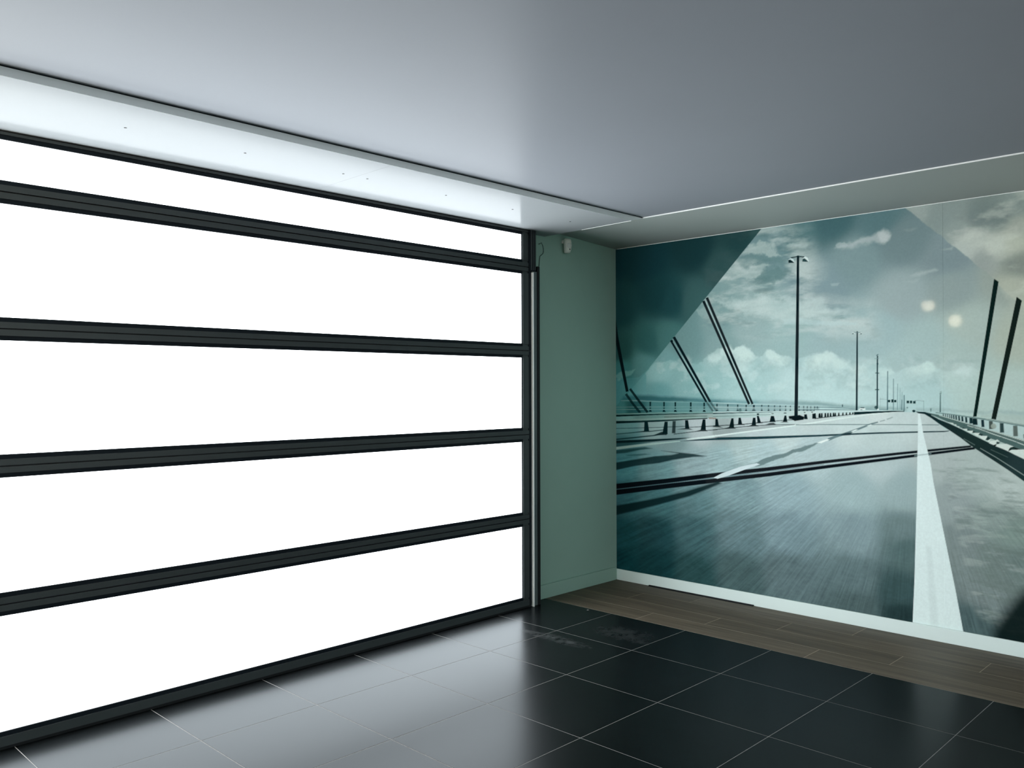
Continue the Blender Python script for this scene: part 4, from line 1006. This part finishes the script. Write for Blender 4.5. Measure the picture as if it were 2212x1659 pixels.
MU0, MU1, MZ0, MZ1 = 2.0, 3770.0, 88.0, 2708.0
U = np.concatenate([np.arange(MU0, 3060.0, 3.5), np.arange(3064.0, MU1, 12.0), [MU1]])
V = np.linspace(MZ0, MZ1, 750)
UU, VV = np.meshgrid(U, V)
INK = np.zeros(UU.shape + (3,))
for op in PRINT:
    kind = op[0]
    pts = list(zip(op[1][0::2], op[1][1::2]))
    soft = op[4] if kind in 'PAC' else 60
    warp = op[5] if kind in 'PAC' else 0
    m_ = soft + warp * 2
    i0, i1 = np.searchsorted(U, [min(p[0] for p in pts) - m_, max(p[0] for p in pts) + m_])
    j0, j1 = np.searchsorted(V, [min(p[1] for p in pts) - m_, max(p[1] for p in pts) + m_])
    if i1 <= i0 or j1 <= j0:
        continue
    px, py = UU[j0:j1, i0:i1], VV[j0:j1, i0:i1]
    wx, wy = px, py
    if warp:
        wx = px + warp * 2 * (fbm(px / 70, py / 70, 5, 4) - 0.5) * 2
        wy = py + warp * 2 * (fbm(px / 70, py / 70, 9, 4) - 0.5) * 2
    a = np.clip(0.5 - poly_sdf(wx, wy, pts) / soft, 0, 1)
    a = a * a * (3 - 2 * a)
    dst = INK[j0:j1, i0:i1]
    if kind == 'P':
        col = np.array(op[2]) / 1000.0; a = a * op[3]
    elif kind == 'A':                                   # smooth blend between colour anchors
        an = np.array(op[2], float).reshape(-1, 5)
        num = np.zeros(px.shape + (3,)); den = np.zeros(px.shape)
        for q in an:
            w = 1.0 / (((px - q[0]) ** 2 + (py - q[1]) ** 2) / 1e4 + 0.30) ** 2.6
            num += w[..., None] * (q[2:5] / 1000.0); den += w
        col = num / den[..., None]; a = a * op[3]
    elif kind == 'C':                                   # broken cloud
        sx, sz, lo, hi, seed = op[6:11]
        n = fbm(px / 1000 * sx, py / 1000 * sz, seed, 5)
        n = np.clip((n - lo) / (hi - lo), 0, 1)
        col = np.array(op[2]) / 1000.0; a = a * op[3] * n * n * (3 - 2 * n)
    else:                                               # asphalt blurred along the lines of travel
        dx, dy = px - op[2][0], py - op[2][1]
        ang = np.arctan2(dx, -dy); rad = np.hypot(dx, dy)
        n = 0.7 * fbm(ang * 150, np.log(rad + 50) * 9, 41, 3) + 0.3 * fbm(px / 30, py / 14, 43, 3) - 0.5
        k = np.clip((rad - 380) / 1000, 0, 1)
        dst *= (1 + a * k * op[3] * 3.2 * n)[..., None]
        continue
    dst += (col - dst) * a[..., None]
# faint cloudiness and grain of the print
INK *= (1 + 0.05 * (fbm(UU / 160, VV / 90, 61, 4) - 0.5) + 0.10 * (fbm(UU / 9, VV / 9, 67, 2) - 0.5))[..., None]
INK = np.clip(INK, 0.002, 0.9)

def make_print_mat():
    mt, nt, b = node_mat('printed_wallpaper')
    at = N(nt, 'ShaderNodeAttribute'); at.attribute_name = 'ink'
    nt.links.new(at.outputs['Color'], b.inputs['Base Color'])
    b.inputs['Roughness'].default_value = 0.04
    b.inputs['Specular IOR Level'].default_value = 0.012
    return mt
PRINT_MAT = make_print_mat()
mural = empty('photo_mural', (MU1 / 2000, -0.001, MZ0 / 1000))
tag(mural, 'blue-green photo mural of an empty motorway bridge with cables and lamp posts', 'mural')
DROPS = [MU0, 1268.0, 2522.0, MU1]
for d in range(3):
    cols = [i for i in range(len(U)) if DROPS[d] - 4 < U[i] < DROPS[d + 1] + 0.1]
    us = U[cols].copy()
    us[0] = DROPS[d]; us[-1] = DROPS[d + 1]
    nu, nv = len(us), len(V)
    co = np.zeros((nv, nu, 3))
    co[..., 0] = us[None, :] / 1000 - mural.location.x
    co[..., 1] = -0.00003 * (d % 2)
    co[..., 2] = V[:, None] / 1000 - mural.location.z
    idx = np.arange(nu * nv).reshape(nv, nu)
    quads = np.stack([idx[:-1, :-1], idx[:-1, 1:], idx[1:, 1:], idx[1:, :-1]], -1).reshape(-1, 4)
    me = bpy.data.meshes.new('wallpaper_drop')
    me.vertices.add(nu * nv); me.vertices.foreach_set('co', co.ravel())
    me.loops.add(quads.size); me.loops.foreach_set('vertex_index', quads.ravel().astype(np.int32))
    me.polygons.add(len(quads)); me.polygons.foreach_set('loop_start', np.arange(0, quads.size, 4, dtype=np.int32))
    me.update(calc_edges=True)
    at = me.color_attributes.new('ink', 'FLOAT_COLOR', 'POINT')
    rgba = np.ones((nv, nu, 4), np.float32); rgba[..., :3] = INK[:, cols]
    at.data.foreach_set('color', rgba.ravel())
    link('wallpaper_drop', me, PRINT_MAT, mural)

# ------------------------------------------------------------------ two warm spot lamps under the boarding, reflected in the mural
def spot_lamp(pos, aim, drop, label, rad=0.08):
    t = empty('spot_lamp', (pos[0], pos[1], SOFFIT_D + (SOFFIT - SOFFIT_D) * pos[0] / 0.8))
    tag(t, label, 'spot lamp', 'warm spot lamps under the boarding')
    lathe('mount', [(0.02, 0), (0.045, 0), (0.045, -0.018), (0.02, -0.022)], 20, MAT['lamp_body'], t)
    lathe('stem', [(0.008, -0.018), (0.008, -drop + 0.02)], 10, MAT['lamp_body'], t)
    d = (Vector(aim) - Vector(pos)).normalized()
    q = d.to_track_quat('Z', 'Y').to_euler()
    h = lathe('housing', [(0.03, -0.12), (0.05, -0.11), (rad + 0.006, -0.02), (rad + 0.006, 0.004), (rad, 0.004), (rad, -0.006)], 24, MAT['lamp_body'], t,
              loc=Vector(pos) - t.location, rot=q)
    lathe('lens', [(rad * 0.5, -0.004), (rad - 0.001, -0.004), (rad - 0.001, 0.0)], 24, MAT['lamp_glow'], h)
    return t
spot_lamp((0.383, -6.19, 2.635), (2.435, 0, 2.08), 0.07, 'warm white spot lamp hanging close under the boarding past the door')
spot_lamp((0.708, -6.19, 2.416), (2.59, 0, 1.98), 0.28, 'warm white spot lamp on a longer stem near the room edge of the boarding')
